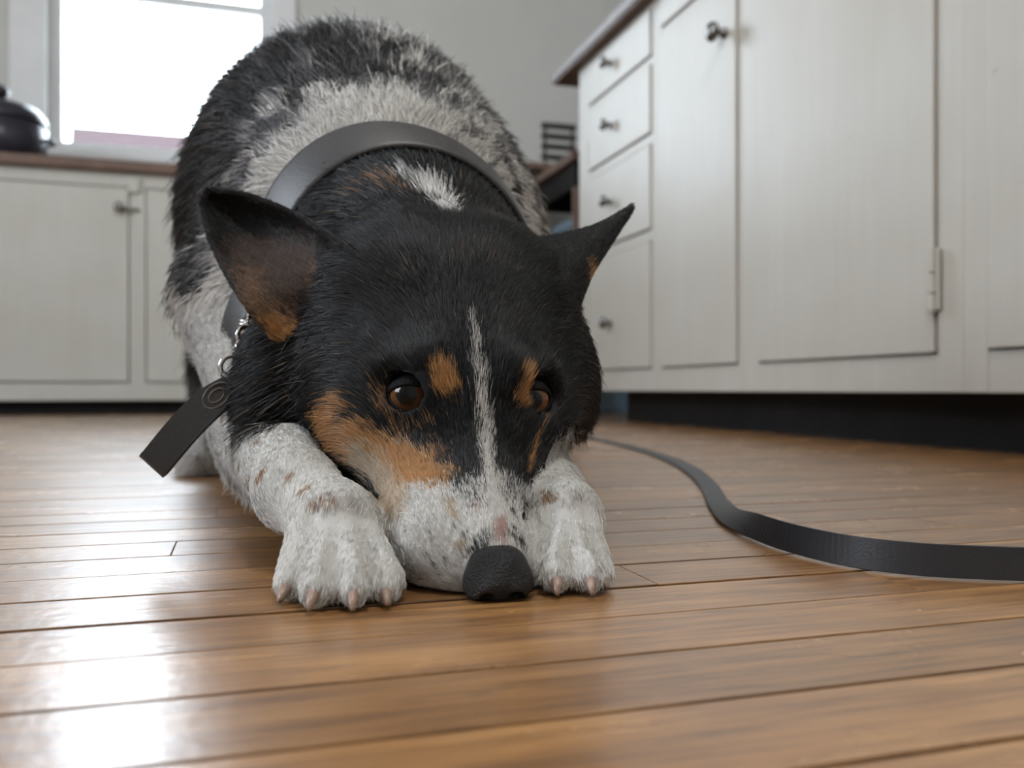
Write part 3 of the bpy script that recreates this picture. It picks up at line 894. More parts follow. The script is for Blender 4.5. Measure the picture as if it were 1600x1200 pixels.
# marks: colour, edge softness, list of (x, y, z, radius)
MARKS = [
    ('white', 0.0060, [(-0.0764, 0.3746, 0.0408, 0.0220), (-0.0583, 0.4000, 0.0407, 0.0180), (-0.0411, 0.3763, 0.0351, 0.0200)], 0.0030),
    ('white', 0.0030, [(-0.0335, 0.3680, 0.0295, 0.0190), (-0.0108, 0.3707, 0.0331, 0.0150), (-0.0209, 0.3583, 0.0140, 0.0220), (0.0000, 0.3571, 0.0142, 0.0160)], 0.0025),
    ('white', 0.0030, [(-0.0431, 0.3698, 0.0252, 0.0160), (-0.0411, 0.3763, 0.0351, 0.0110), (-0.0270, 0.3708, 0.0331, 0.0120), (-0.0084, 0.3820, 0.0399, 0.0100), (0.0044, 0.4049, 0.0283, 0.0120)], 0.0025),
    ('white', 0.0030, [(0.0088, 0.4025, 0.0287, 0.0100), (0.0069, 0.3762, 0.0159, 0.0120)], 0.0020),
    ('white', 0.0030, [(-0.0293, 0.3661, 0.0018, 0.0140)], 0.0020),
    ('tan', 0.0030, [(-0.0884, 0.4334, 0.0717, 0.0090), (-0.0787, 0.4232, 0.0597, 0.0100), (-0.0626, 0.4089, 0.0516, 0.0110), (-0.0461, 0.3955, 0.0484, 0.0110), (-0.0340, 0.3889, 0.0462, 0.0070)], 0.0030),
    ('tan', 0.0030, [(-0.0806, 0.4251, 0.0751, 0.0070), (-0.0843, 0.4284, 0.0688, 0.0090)], 0.0030),
    ('cream', 0.0035, [(-0.0680, 0.4144, 0.0481, 0.0090), (-0.0563, 0.3958, 0.0383, 0.0080), (-0.0486, 0.3810, 0.0345, 0.0050)], 0.0025),
    ('tan', 0.0016, [(0.0165, 0.4364, 0.0716, 0.0002), (0.0111, 0.4237, 0.0597, 0.0008), (0.0079, 0.4158, 0.0465, 0.0014)], 0.0006),
    ('rust', 0.0060, [(-0.0634, 0.4185, 0.0844, -0.0016), (-0.0590, 0.4130, 0.0724, -0.0016), (-0.0481, 0.4078, 0.0636, -0.0020), (-0.0380, 0.4071, 0.0681, -0.0016)], 0.0012),
    ('HD_black', 0.0018, [(-0.0588, 0.4294, 0.0819, 0.0075), (-0.0538, 0.4345, 0.0837, 0.0095), (-0.0483, 0.4358, 0.0818, 0.0105)], 0.0005),
    ('HD_black', 0.0015, [(0.0151, 0.4494, 0.0804, 0.0090)], 0.0005),
    ('tan', 0.0018, [(-0.0325, 0.4123, 0.0910, 0.0052), (-0.0293, 0.4104, 0.0844, 0.0060)], 0.0010),
    ('tan', 0.0016, [(0.0074, 0.4248, 0.0900, 0.0050), (0.0081, 0.4254, 0.0850, 0.0070), (0.0043, 0.4210, 0.0782, 0.0050)], 0.0010),
    ('rust', 0.0060, [(-0.0353, 0.4032, 0.0609, -0.0020), (-0.0287, 0.3932, 0.0500, -0.0010)], 0.0020),
    ('HD_black', 0.0110, [(-0.0219, 0.3856, 0.0445, 0.0020), (-0.0151, 0.3766, 0.0372, -0.0010), (0.0000, 0.3936, 0.0400, 0.0030), (0.0048, 0.4083, 0.0293, -0.0010)], 0.0015),
    ('HD_black', 0.0025, [(-0.0670, 0.4142, 0.0406, 0.0020), (-0.0621, 0.4060, 0.0326, 0.0030), (-0.0549, 0.3842, 0.0256, 0.0030), (-0.0518, 0.3781, 0.0197, 0.0020)], 0.0010),
    ('white', 0.0026, [(-0.0196, 0.4330, 0.1191, -0.0004), (-0.0166, 0.4209, 0.0997, 0.0013), (-0.0144, 0.4116, 0.0814, 0.0023), (-0.0117, 0.4012, 0.0610, 0.0027), (-0.0091, 0.3884, 0.0462, 0.0032), (-0.0066, 0.3767, 0.0350, 0.0040)], 0.0006),
    ('pink', 0.0016, [(-0.0040, 0.3694, 0.0293, 0.0024), (-0.0045, 0.3593, 0.0229, 0.0030)], 0.0010),
    ('pink', 0.0020, [(-0.0141, 0.3717, 0.0343, 0.0022)], 0.0010),
    ('snow', 0.0050, [(-0.0500, 0.5193, 0.2035, 0.0050), (-0.0411, 0.5123, 0.1955, 0.0065), (-0.0338, 0.4886, 0.1822, 0.0030)], 0.0030),
    ('snow', 0.0050, [(-0.0610, 0.5229, 0.2081, 0.0030), (-0.0497, 0.5163, 0.2009, 0.0050)], 0.0030),
    ('rust', 0.0090, [(-0.0908, 0.5192, 0.1978, -0.0030), (-0.0683, 0.5202, 0.2056, -0.0020), (-0.0593, 0.5082, 0.1954, -0.0030)], 0.0040),
    ('rust', 0.0140, [(-0.0517, 0.4430, 0.1392, -0.0105), (-0.0264, 0.4532, 0.1504, -0.0105), (0.0000, 0.4592, 0.1446, -0.0105)], 0.0020),
    ('rust', 0.0015, [(-0.1611, 0.5201, 0.0805, 0.0026)], 0.0010),
    ('rust', 0.0015, [(-0.1574, 0.4965, 0.0608, 0.0018), (-0.1575, 0.4933, 0.0555, 0.0022)], 0.0010),
    ('rust', 0.0015, [(-0.1671, 0.5118, 0.0507, 0.0018)], 0.0010),
    ('rust', 0.0015, [(-0.1318, 0.4388, 0.0421, 0.0016), (-0.1369, 0.4526, 0.0349, 0.0020)], 0.0010),
    ('rust', 0.0015, [(-0.1168, 0.4089, 0.0471, 0.0020), (-0.1192, 0.4087, 0.0427, 0.0018)], 0.0010),
    ('rust', 0.0015, [(-0.1153, 0.4276, 0.0563, 0.0014)], 0.0010),
    ('rust', 0.0015, [(-0.1020, 0.3966, 0.0440, 0.0016), (-0.1009, 0.3979, 0.0461, 0.0016)], 0.0010),
    ('rust', 0.0015, [(-0.0924, 0.3841, 0.0402, 0.0016), (-0.0891, 0.3843, 0.0424, 0.0014)], 0.0010),
    ('rust', 0.0016, [(-0.0854, 0.3745, 0.0367, 0.0010), (-0.0801, 0.3728, 0.0383, 0.0014)], 0.0010),
    ('rust', 0.0015, [(-0.1748, 0.5272, 0.0689, 0.0018)], 0.0010),
    ('rust', 0.0015, [(-0.1330, 0.4538, 0.0579, 0.0016)], 0.0010),
    ('rust', 0.0015, [(-0.1461, 0.4683, 0.0451, 0.0014)], 0.0010),
    ('rust', 0.0016, [(-0.0759, 0.3720, 0.0384, 0.0014)], 0.0010),
    ('rust', 0.0016, [(0.0147, 0.4042, 0.0367, 0.0022), (0.0199, 0.4008, 0.0353, 0.0012)], 0.0010),
    ('grey', 0.0008, [(-0.0349, 0.3632, 0.0149, 0.0007)], 0.0004),
    ('grey', 0.0008, [(-0.0309, 0.3620, 0.0111, 0.0008)], 0.0004),
    ('grey', 0.0008, [(-0.0290, 0.3621, 0.0074, 0.0007)], 0.0004),
    ('grey', 0.0008, [(-0.0225, 0.3633, 0.0257, 0.0007)], 0.0004),
    ('grey', 0.0008, [(-0.0192, 0.3608, 0.0235, 0.0008)], 0.0004),
    ('grey', 0.0008, [(-0.0175, 0.3590, 0.0212, 0.0009)], 0.0004),
    ('grey', 0.0008, [(-0.0262, 0.3601, 0.0136, 0.0007)], 0.0004),
    ('grey', 0.0008, [(-0.0375, 0.3674, 0.0055, 0.0007)], 0.0004),
    ('grey', 0.0008, [(-0.0332, 0.3642, 0.0234, 0.0005)], 0.0004),
    ('cream', 0.0016, [(-0.0204, 0.3591, 0.0190, 0.0020)], 0.0010),
    ('cream', 0.0016, [(-0.0259, 0.3738, 0.0354, 0.0020), (-0.0236, 0.3678, 0.0308, 0.0016)], 0.0010),
    ('HD_black', 0.0030, [(-0.0161, 0.3563, 0.0131, 0.0025), (-0.0130, 0.3565, 0.0195, 0.0030), (-0.0097, 0.3581, 0.0229, 0.0020)], 0.0010),
    ('HD_black', 0.0030, [(0.0040, 0.3696, 0.0182, 0.0030), (0.0008, 0.3646, 0.0220, 0.0020)], 0.0010),
    ('E1_earbrown', 0.0060, [(-0.1425, 0.4888, 0.1591, 0.0160), (-0.1224, 0.4799, 0.1508, 0.0200), (-0.1255, 0.4655, 0.1284, 0.0120)], 0.0030),
    ('E1_umber', 0.0050, [(-0.1422, 0.4760, 0.1467, 0.0050), (-0.1353, 0.4641, 0.1317, 0.0070), (-0.1249, 0.4630, 0.1214, 0.0070)], 0.0030),
    ('E1_umber', 0.0040, [(-0.1031, 0.4716, 0.1462, 0.0060), (-0.0941, 0.4610, 0.1398, 0.0080)], 0.0030),
    ('E1_tan', 0.0040, [(-0.1246, 0.4619, 0.1163, 0.0050), (-0.1168, 0.4645, 0.1148, 0.0050)], 0.0020),
    ('E2_tan', 0.0030, [(0.0461, 0.5058, 0.1525, 0.0050)], 0.0020),
]


def mark_prob(p, soft, pts, wob, wn):
    pts = np.array(pts)
    best = np.full(len(p), 9.0)
    if len(pts) == 1: pts = np.concatenate([pts, pts + 1e-5])
    for a, b in zip(pts, pts[1:]):
        best = np.minimum(best, capdist(p, a[:3], a[3], b[:3], b[3]))
    best = best + wob * wn
    return np.clip(.5 - best / (2 * soft), 0, 1)


NAMES = list(PAL)


def coat(p, rng, part, clump_rand=None):
    """palette index for every root; part: 0 body, 1 ear of the dog's right, 2 ear of its left"""
    n = len(p)
    idx = np.full(n, NAMES.index('black'))
    u = rng.random(n)
    cr = u if clump_rand is None else np.clip(clump_rand * .8 + u * .25, 0, 1)
    front = (p - COL_C) @ COL_N
    dl, dh = d_legs(p), d_head(p)
    body = (front < 0) & (part == 0)
    # trunk: blue-grey mix, whiter round the neck and on the dog's left side, darker on its right flank
    near = np.exp(-((front + .012) / .042) ** 2) * np.clip((p[:, 2] - .12) / .07, 0, 1) * (1 - .75 * smooth(p[:, 0], -.075, -.02))
    white = .16 + .34 * np.clip((p[:, 0] + .11) / .10, -.3, 1) + .95 * near + .10 * smooth(p[:, 2], .30, .38) + .14 * pnoise(p, 34.0) + .12 * pnoise(p, 90.0)
    white -= .20 * np.exp(-(((p[:, 0] + .25) / .07) ** 2 + ((p[:, 2] - .24) / .10) ** 2))
    idx[body & (cr < white + .42)] = NAMES.index('grey')
    idx[body & (cr < white + .12)] = NAMES.index('ash')
    idx[body & (cr < white - .04)] = NAMES.index('white')
    belly = body & (p[:, 2] < .075)
    idx[belly] = NAMES.index('white')
    # white shoulder of the right foreleg, white chest, legs
    leg = (part == 0) & (dl < dh + .004 * pnoise(p, 160.0)) & (p[:, 2] < .170 - .5 * np.clip(p[:, 1] - .60, 0, .3) + .03 * pnoise(p, 60.0)) & (p[:, 1] < .76)
    idx[leg] = NAMES.index('white')
    wn = pnoise(p, 420.0, 3.1) + .6 * pnoise(p, 900.0, 1.7)
    for col, soft, pts, wob in MARKS:
        if col.startswith('E1'): ok = part == 1
        elif col.startswith('E2'): ok = part == 2
        elif col.startswith('HD'): ok = (part == 0) & (dh < dl)
        else: ok = part == 0
        c = col[3:] if col[:3] in ('E1_', 'E2_', 'HD_') else col
        ctr = np.array(pts)[:, :3]; rad = np.array(pts)[:, 3].max() + soft + 2 * wob
        sel = np.where(ok & ((p > ctr.min(0) - rad) & (p < ctr.max(0) + rad)).all(1))[0]
        if len(sel):
            pr = mark_prob(p[sel], soft, pts, wob, wn[sel])
            idx[sel[rng.random(len(sel)) < pr]] = NAMES.index(c)
    return idx

# ----------------------------------------------------------------------------- eyes, lids, nose, claws
def eye_material():
    m, nt, b = new_mat('dog_eye')
    N, L = nt.nodes.new, nt.links.new
    tc = N('ShaderNodeTexCoord')
    sx = N('ShaderNodeSeparateXYZ'); L(tc.outputs['Object'], sx.inputs[0])
    # angle from the gaze axis (local z) on the unit eyeball
    rp = N('ShaderNodeValToRGB'); e = rp.color_ramp.elements
    e[0].position = 0.0; e[0].color = (0.50, 0.44, 0.42, 1)
    e[1].position = 1.0; e[1].color = (0.0015, 0.0015, 0.002, 1)
    for pos, c in ((.34, (0.10, 0.07, 0.06)), (.42, (0.006, 0.004, 0.003)), (.52, (0.035, 0.014, 0.005)), (.70, (0.150, 0.060, 0.020)), (.89, (0.080, 0.032, 0.011)), (.925, (0.0015, 0.0015, 0.0015))):
        k = e.new(pos); k.color = (*c, 1)
    L(sx.outputs['Z'], rp.inputs['Fac'])
    nz = N('ShaderNodeTexNoise'); nz.inputs['Scale'].default_value = 9; L(tc.outputs['Object'], nz.inputs['Vector'])
    mx = N('ShaderNodeMixRGB'); mx.blend_type = 'OVERLAY'; mx.inputs['Fac'].default_value = .35
    L(rp.outputs['Color'], mx.inputs[1]); L(nz.outputs['Fac'], mx.inputs[2])
    L(mx.outputs['Color'], b.inputs['Base Color'])
    b.inputs['Roughness'].default_value = .06
    b.inputs['Specular IOR Level'].default_value = .28
    return m


M['eye'] = eye_material()
M['skin'] = plain('black_eye_rim', (0.0035, 0.0032, 0.0035), 0.7, var=.3, scale=600, bump=.3, spec=.12)
M['nose'] = plain('wet_nose', (0.0030, 0.0030, 0.0036), 0.24, var=.35, scale=1300, bump=.8, spec=.40)
M['claw'] = plain('horn_claw', (0.26, 0.175, 0.135), 0.35, var=.2, scale=300)

dog = link('dog', dog_me)
tag(dog, 'black, white and tan dog lying with chin on the wooden floor', 'dog')
CAMP = np.array([0, 0, CAMH])


def unit(v): return np.array(v) / np.linalg.norm(v)


LIDS = []
for (c, r), side, wside, gz in ((EYES[0], -1, .06, (-.24, .12)), (EYES[1], 1, .45, (.22, .04))):
    tocam = unit(CAMP - c)
    gaze = unit(tocam + HL_ * gz[0] + np.array([0, 0, 1]) * gz[1])
    mb = MB(); bmesh.ops.create_uvsphere(mb.bm, u_segments=40, v_segments=24, radius=1.0)
    for v in mb.bm.verts:                              # cornea bulges a little
        if v.co.z > .6: v.co *= 1 + .022 * ((v.co.z - .6) / .4) ** 1.5
    o = mb.build('eye', M['eye'], dog, True)
    o.location = c; o.scale = (r,) * 3
    o.rotation_euler = Vector(gaze).to_track_quat('Z', 'Y').to_euler()
    # lids: an almond opening in a cap that hugs the eyeball
    ax = unit(tocam + HL_ * side * wside * .6 + HU * .12)
    xx = unit(HL_ * side - ax * ax.dot(HL_ * side))     # towards the outer corner
    yy_ = np.cross(ax, xx)
    if yy_.dot(-HA) < 0: yy_ = -yy_                     # up the forehead
    LIDS.append((c, r, ax, xx, yy_))
    bm = bmesh.new(); n = 48; rings = []
    prof = [(1.00, 1.028), (1.03, 1.085), (1.12, 1.105), (1.32, 1.11), (1.6, 1.08), (2.0, 1.0)]
    for sc_, rad in prof:
        ring = []
        for i in range(n):
            th = 2 * math.pi * i / n
            cx_, sy = math.cos(th), math.sin(th)
            X = 1.12 * cx_ - .05
            Y = (.38 if sy > 0 else .66) * sy * (1 - .20 * cx_ * cx_) - .06 * cx_ * 0
            Y += -.10 * cx_ * (-1)                       # the inner corner hangs lower
            X, Y = X * min(sc_, 1.75), Y * sc_ * (1 + (.9 * (sc_ - 1) if sy > 0 else 0))
            rr_ = math.hypot(X, Y)
            d = ax * math.cos(rr_) + (xx * X + yy_ * Y) * (math.sin(rr_) / max(rr_, 1e-6))
            ring.append(bm.verts.new(c + d * r * rad))
        rings.append(ring)
    for a, b in zip(rings, rings[1:]):
        for i in range(n): bm.faces.new((a[i], a[(i + 1) % n], b[(i + 1) % n], b[i]))
    bmesh.ops.recalc_face_normals(bm, faces=bm.faces)
    me = bpy.data.meshes.new('eyelid'); bm.to_mesh(me); bm.free()
    me.polygons.foreach_set('use_smooth', [True] * len(me.polygons))
    o = link('eyelid', me, M['skin'], dog); o['label'] = 'black eye rim'

# nose leather with nostrils and the groove between them
NC = H(.0968, 0, -.0048)
NF = unit(HA * .80 + HU * .38)                           # the way the nose faces
NS = HL_ - NF * HL_.dot(NF); NS /= np.linalg.norm(NS)
NU = np.cross(NF, NS)
if NU.dot(HU) < 0: NU = -NU
NR = np.stack([NF, NS, NU])
def NQ(f, s, u): return NC + NF * f + NS * s + NU * u
g = SDF(NC - .026, NC + .026, .0007)
g.ell(NQ(0, 0, .0015), (.0095, .0140, .0092), NR, k=.003)
g.ell(NQ(-.003, 0, .0070), (.0085, .0115, .0066), NR, k=.004)
g.ell(NQ(.001, 0, -.0066), (.0080, .0090, .0068), NR, k=.004)
for s_ in (-1, 1):
    g.ell(NQ(.0025, s_ * .0078, -.0010), (.0078, .0066, .0070), NR, k=.003)     # wings
    g.ell(NQ(.0105, s_ * .0062, -.0022), (.0050, .0030, .0024), NR, k=.0015, sub=True)   # nostril
    g.ell(NQ(.0075, s_ * .0118, -.0036), (.0050, .0040, .0012), NR, k=.0015, sub=True)   # slit to the side
g.cap(NQ(.0108, 0, .001), .0006, NQ(.0085, 0, -.0125), .0007, k=.0012, sub=True)
nv, nq = g.mesh(); nv = relax(nv, nq, 2)
nv[:, 2] = np.maximum(nv[:, 2], .0008)
me, _, _ = spec_mesh('nose', [(nv, nq)])
o = link('nose', me, M['nose'], dog); o['label'] = 'moist black nose leather'

# claws
for toes, cx in ((TOES_A, -0.0725), (TOES_B, 0.0235)):
    for i, (x, yt, r, yk) in enumerate(toes):
        dx = (x - cx) * .10
        base = np.array([x, yt + .0060, r * .98]); mb = MB()
        pts, rad = [], []
        for t in np.linspace(0, 1, 9):
            pts.append(base + np.array([dx * t, -.0100 * math.sin(t * 1.45), -.0002 - (base[2] - .0022) * (1 - math.cos(t * 1.45)) / (1 - math.cos(1.45))]))
            rad.append(.0026 * (1 - .62 * t ** 1.6))
        mb.tube(pts, rad, 10).build('claw', M['claw'], dog, True)

# ----------------------------------------------------------------------------- skin colour + fur
PART = np.zeros(len(DV), int); PART[NB:NB + NE] = 1; PART[NB + NE:] = 2
tmp = np.empty(len(DV) * 3, np.float32); dog_me.vertex_normals.foreach_get('vector', tmp); VN = tmp.reshape(-1, 3).astype(float)
PALA = np.array([PAL[n] for n in NAMES])
acc = np.zeros((len(DV), 3))
for _ in range(6): acc += PALA[coat(DV, RNG, PART)]
skin_col = acc / 6 * .62  # coat colour darkened, so shade in the gaps between hairs is painted in
ca = dog_me.color_attributes.new('coat', 'FLOAT_COLOR', 'POINT')
ca.data.foreach_set('color', np.concatenate([skin_col, np.ones((len(DV), 1))], 1).astype(np.float32).ravel())


def coat_mat(name, rough, spec, trans=0.0):
    m, nt, b = new_mat(name)
    at = nt.nodes.new('ShaderNodeAttribute'); at.attribute_name = 'coat'
    nt.links.new(at.outputs['Color'], b.inputs['Base Color'])
    b.inputs['Roughness'].default_value = rough
    b.inputs['Specular IOR Level'].default_value = spec
    if trans:                                           # light passes through single hairs
        tb_ = nt.nodes.new('ShaderNodeBsdfTranslucent'); mx_ = nt.nodes.new('ShaderNodeMixShader'); mx_.inputs[0].default_value = trans
        nt.links.new(at.outputs['Color'], tb_.inputs['Color'])
        nt.links.new(b.outputs[0], mx_.inputs[1]); nt.links.new(tb_.outputs[0], mx_.inputs[2])
        nt.links.new(mx_.outputs[0], nt.nodes['Material Output'].inputs[0])
    return m


M['hide'] = coat_mat('dog_hide', .75, .2)
M['fur'] = coat_mat('dog_fur', .33, .38, .20)
dog_me.materials.append(M['hide'])

# triangles with a growing density each
T1, T2 = DQ[:, [0, 1, 2]], DQ[:, [0, 2, 3]]
TR = np.concatenate([T1, T2])
tc_ = DV[TR].mean(1); cr_ = np.cross(DV[TR[:, 1]] - DV[TR[:, 0]], DV[TR[:, 2]] - DV[TR[:, 0]])
area = np.linalg.norm(cr_, axis=1) / 2
tpart = PART[TR[:, 0]]


def weights(p, part):
    """how much a place belongs to head, legs, trunk"""
    dl, dh = d_legs(p), d_head(p)
    front = (p - COL_C) @ COL_N
    wh = np.where(part > 0, 1.0, smooth(front, -.02, .02) * (1 - smooth(dh - dl, -.006, .006)))
    wl = np.where(part > 0, 0.0, smooth(dh - dl, -.006, .006) * smooth(-p[:, 1], -.70, -.60) * smooth(-p[:, 2], -.17, -.12))
    wb = np.clip(1 - wh - wl, 0, 1)
    return wh, wl, wb


def fur_length(p, part):
    wh, wl, wb = weights(p, part)
    q = (p - E0) @ HR.T
    a_, l_, u_ = q.T
    hl = .0042 + .0045 * smooth(-a_, -.045, .0) + .004 * smooth(-a_, .03, .10)
    ruff = np.maximum(np.exp(-(((p - V(470, 640, .48)) / .040) ** 2).sum(1)), np.exp(-(((p - V(885, 620, .50)) / .034) ** 2).sum(1)))
    hl = hl + .020 * ruff * smooth(-a_, -.02, .03) + .010 * smooth(-a_, .11, .17) + .006 * smooth(np.abs(l_), .045, .06)
    hl = np.where(part > 0, .0045, hl)
    ll = .0052 + .0045 * smooth(p[:, 1], .39, .50) + .022 * smooth(p[:, 1], .50, .58) * smooth(-p[:, 2], -.05, -.02)
    front = (p - COL_C) @ COL_N
    bl = .018 + .034 * smooth(-front, .03, .15)
    bl = bl * (1 - .35 * smooth(-p[:, 2], -.10, -.04))
    ln = hl * wh + ll * wl + bl * wb
    return ln * (1 - .72 * np.exp(-((front + .002) / .012) ** 2) * (part == 0) * (wl < .3))


def flow(p, n, part):
    wh, wl, wb = weights(p, part)
    q = (p - E0) @ HR.T
    a_, l_, u_ = q.T
    # head: swept back from the nose, parting along the midline, downwards over the cheeks
    lat = np.clip(l_ / .05, -1, 1)
    fh = -HA + HL_ * (lat * (.35 + .5 * smooth(-a_, .0, .05)))[:, None]
    low = smooth(np.abs(l_), .040, .075)[:, None]
    fh = fh + low * (np.array([0, .2, -1.3]) + HL_ * np.sign(l_)[:, None] * .8)
    # ears: towards the tip
    e1 = np.array(V(320, 298, .502) - V(500, 490, .49)); e2 = np.array(V(988, 322, .547) - V(880, 430, .49))
    fh = np.where((part == 1)[:, None], e1 / np.linalg.norm(e1), fh); fh = np.where((part == 2)[:, None], e2 / np.linalg.norm(e2), fh)
    # legs: down to the toes
    fl = np.where((p[:, 0] < -.04)[:, None], unit(WRI_A - ELB_A), unit(WRI_B - ELB_B))
    pawf = smooth(-p[:, 1], -.45, -.37)[:, None]
    fl = fl * (1 - pawf) + pawf * np.array([0, -.8, -.6])
    # trunk: away from the collar, sagging on the sides
    rad = p - (COL_C + np.array([0, -.05, -.02])); rad /= np.linalg.norm(rad, axis=1, keepdims=True)
    side = smooth(1 - np.abs(n[:, 2]), .25, .8)[:, None]
    fb = rad + np.array([-.12, .35, 0]) + side * np.array([0, 0, -.75])
    f = fh / np.linalg.norm(fh, axis=1, keepdims=True) * wh[:, None] + fl * wl[:, None] + fb / np.linalg.norm(fb, axis=1, keepdims=True) * wb[:, None]
    return f


def bare(p):
    """1 where no hair grows: eye openings, nose, soles"""
    b = np.zeros(len(p), bool)
    for c, r, ax, xx, yy_ in LIDS:
        d = p - c; dn = np.linalg.norm(d, axis=1); d = d / dn[:, None]
        X = d @ xx; Y = d @ yy_; ang = np.arccos(np.clip(d @ ax, -1, 1)); s = ang / np.maximum(np.sin(ang), 1e-4)
        X, Y = X * s, Y * s
        ins = ((X + .05) / 1.18) ** 2 + ((Y + .08) / .66) ** 2 < 1
        b |= ins & (dn < r * 1.7)
    qn = (p - NC) @ NR.T
    b |= ((qn / np.array([.0135, .0145, .0125])) ** 2).sum(1) < 1
    return b


def grow(count, dens, seed, K, wid, lift, clump_cell, clump_pull, jit, lenmul=1.0, rough_=.12):
    rng = np.random.default_rng(seed)
    w = area * dens; cdf = np.cumsum(w); 
    t = np.searchsorted(cdf, rng.random(count) * cdf[-1])
    r1, r2 = np.sqrt(rng.random(count)), rng.random(count)
    wt = np.stack([1 - r1, r1 * (1 - r2), r1 * r2], 1)[:, :, None]
    p = (DV[TR[t]] * wt).sum(1); n = (VN[TR[t]] * wt).sum(1); n /= np.linalg.norm(n, axis=1, keepdims=True)
    part = tpart[t]
    k = ~bare(p) & ~((part == 0) & (p[:, 2] < .0016))
    p, n, part = p[k], n[k], part[k]; N_ = len(p)
    f = flow(p, n, part) + rng.normal(0, jit, (N_, 3)) + .35 * jit * np.stack([pnoise(p, 190., i * 7.) for i in range(3)], 1) * 4
    tg = f - n * (f * n).sum(1, keepdims=True); tg /= np.linalg.norm(tg, axis=1, keepdims=True) + 1e-9
    L_ = fur_length(p, part) * lenmul * rng.uniform(.65, 1.2, N_)
    la = lift * rng.uniform(.6, 1.4, N_)
    s = np.linspace(0, 1, K)
    pts = np.zeros((N_, K, 3)); pts[:, 0] = p - n * .0004
    bend = rng.normal(0, rough_, (N_, 3))
    for i in range(1, K):
        a = la * (1 - .75 * s[i])
        d = tg * np.cos(a)[:, None] + n * np.sin(a)[:, None] + bend * s[i] + np.array([0, 0, -.25]) * (s[i] * np.clip(L_ / .03, 0, 1.2))[:, None]
        d /= np.linalg.norm(d, axis=1, keepdims=True)
        pts[:, i] = pts[:, i - 1] + d * (L_ / (K - 1))[:, None]
    cr = None
    if clump_cell:
        wob = np.stack([pnoise(p, 260., 11 + 5 * i) for i in range(3)], 1) * clump_cell * .6
        cell = np.floor((p + wob) / clump_cell).astype(np.int64)
        key = (cell[:, 0] * 73856093) ^ (cell[:, 1] * 19349663) ^ (cell[:, 2] * 83492791)
        uq, inv = np.unique(key, return_inverse=True)
        cn = np.bincount(inv)[:, None]
        cl = np.zeros((len(uq), K, 3))
        for i in range(K):
            for c in range(3): cl[:, i, c] = np.bincount(inv, pts[:, i, c]) / cn[:, 0]
        pull = (clump_pull * s[None, :, None] ** 1.3) * rng.uniform(.4, 1.0, (N_, 1, 1))
        pts = pts * (1 - pull) + cl[inv] * pull
        cr = rng.random(len(uq))[inv]
    pts[:, :, 2] = np.maximum(pts[:, :, 2], .0012 + .0006 * rng.random((N_, 1)))
    col = PALA[coat(p, rng, part, cr)] * rng.uniform(.55, 1.22, (N_, 1))
    # sheen of the black coat put in as grey strands, plus a few pale hairs
    dim = (col.sum(1) < .03) & (rng.random(N_) < .10)
    col[dim] = np.array([.030, .031, .036]) * rng.uniform(.4, 1.6, (int(dim.sum()), 1))
    pale = (col.sum(1) < .06) & (rng.random(N_) < .010)
    col[pale] = np.array([.20, .15, .10])
    radius = wid * np.clip(L_ / .02, .55, 1.3)[:, None] * (1 - .85 * s[None] ** 1.5) * rng.uniform(.7, 1.25, (N_, 1))
    return pts, radius, col


def fur_object(name, pts, radius, col):
    N_, K, _ = pts.shape
    cu = bpy.data.hair_curves.new(name)
    cu.add_curves([K] * N_)
    cu.position_data.foreach_set('vector', pts.astype(np.float32).ravel())
    ra = cu.attributes.get('radius') or cu.attributes.new('radius', 'FLOAT', 'POINT')
    ra.data.foreach_set('value', radius.astype(np.float32).ravel())
    at = cu.attributes.new('coat', 'FLOAT_COLOR', 'CURVE')
    at.data.foreach_set('color', np.concatenate([col, np.ones((N_, 1))], 1).astype(np.float32).ravel())
    cu.materials.append(M['fur'])
    o = link(name, cu, None, dog)
    o['kind'] = 'stuff'
    return o


twh, twl, twb = weights(tc_, tpart)
facing = ((CAMP - tc_) * cr_).sum(1) > -.35 * np.linalg.norm(cr_, axis=1) * np.linalg.norm(CAMP - tc_, axis=1)
vis = np.where(facing, 1.0, .35)
dist = np.linalg.norm(tc_ - CAMP, axis=1)
vis = vis * (.40 / np.clip(dist, .34, 1.2)) ** .5
tl = fur_length(tc_, tpart)
Q = 1.0
fur_object('short_fur', *grow(int(260000 * Q), vis * twh * np.where(tl < .016, 1, .45), 1, 5, .00024, .34, .0045, .30, .10, rough_=.08))
fur_object('leg_fur', *grow(int(75000 * Q), vis * twl, 2, 5, .00034, .24, .0060, .30, .10, rough_=.08))
fur_object('body_fur', *grow(int(150000 * Q), vis * (twb + .25 * twh * (tl > .013)), 3, 8, .00034, .40, .0170, .78, .20, rough_=.20))

# whiskers
rng = np.random.default_rng(5)
wp = []
for side, n_ in ((-1, 16), (1, 9)):
    for i in range(n_):
        a_ = rng.uniform(.045, .075)
        base = H(a_, -.038 if side < 0 else .017, rng.uniform(-.032, -.016))
        dr = unit(HL_ * side * 1.0 - HA * rng.uniform(-.2, .5) + HU * rng.uniform(-.4, .3))
        ln = rng.uniform(.018, .038); q_ = [base - dr * .006]
        for k in range(7):
            dr = unit(dr + np.array([0, 0, -.05]) + rng.normal(0, .03, 3)); q_.append(q_[-1] + dr * ln / 7)
        wp.append(q_)
wp = np.array(wp); wp[:, :, 2] = np.maximum(wp[:, :, 2], .001)
s_ = np.linspace(0, 1, 8)
fur_object('whiskers', wp, np.repeat((.00012 * (1 - .8 * s_))[None], len(wp), 0), np.repeat(np.array([[.55, .53, .50]]), len(wp), 0))

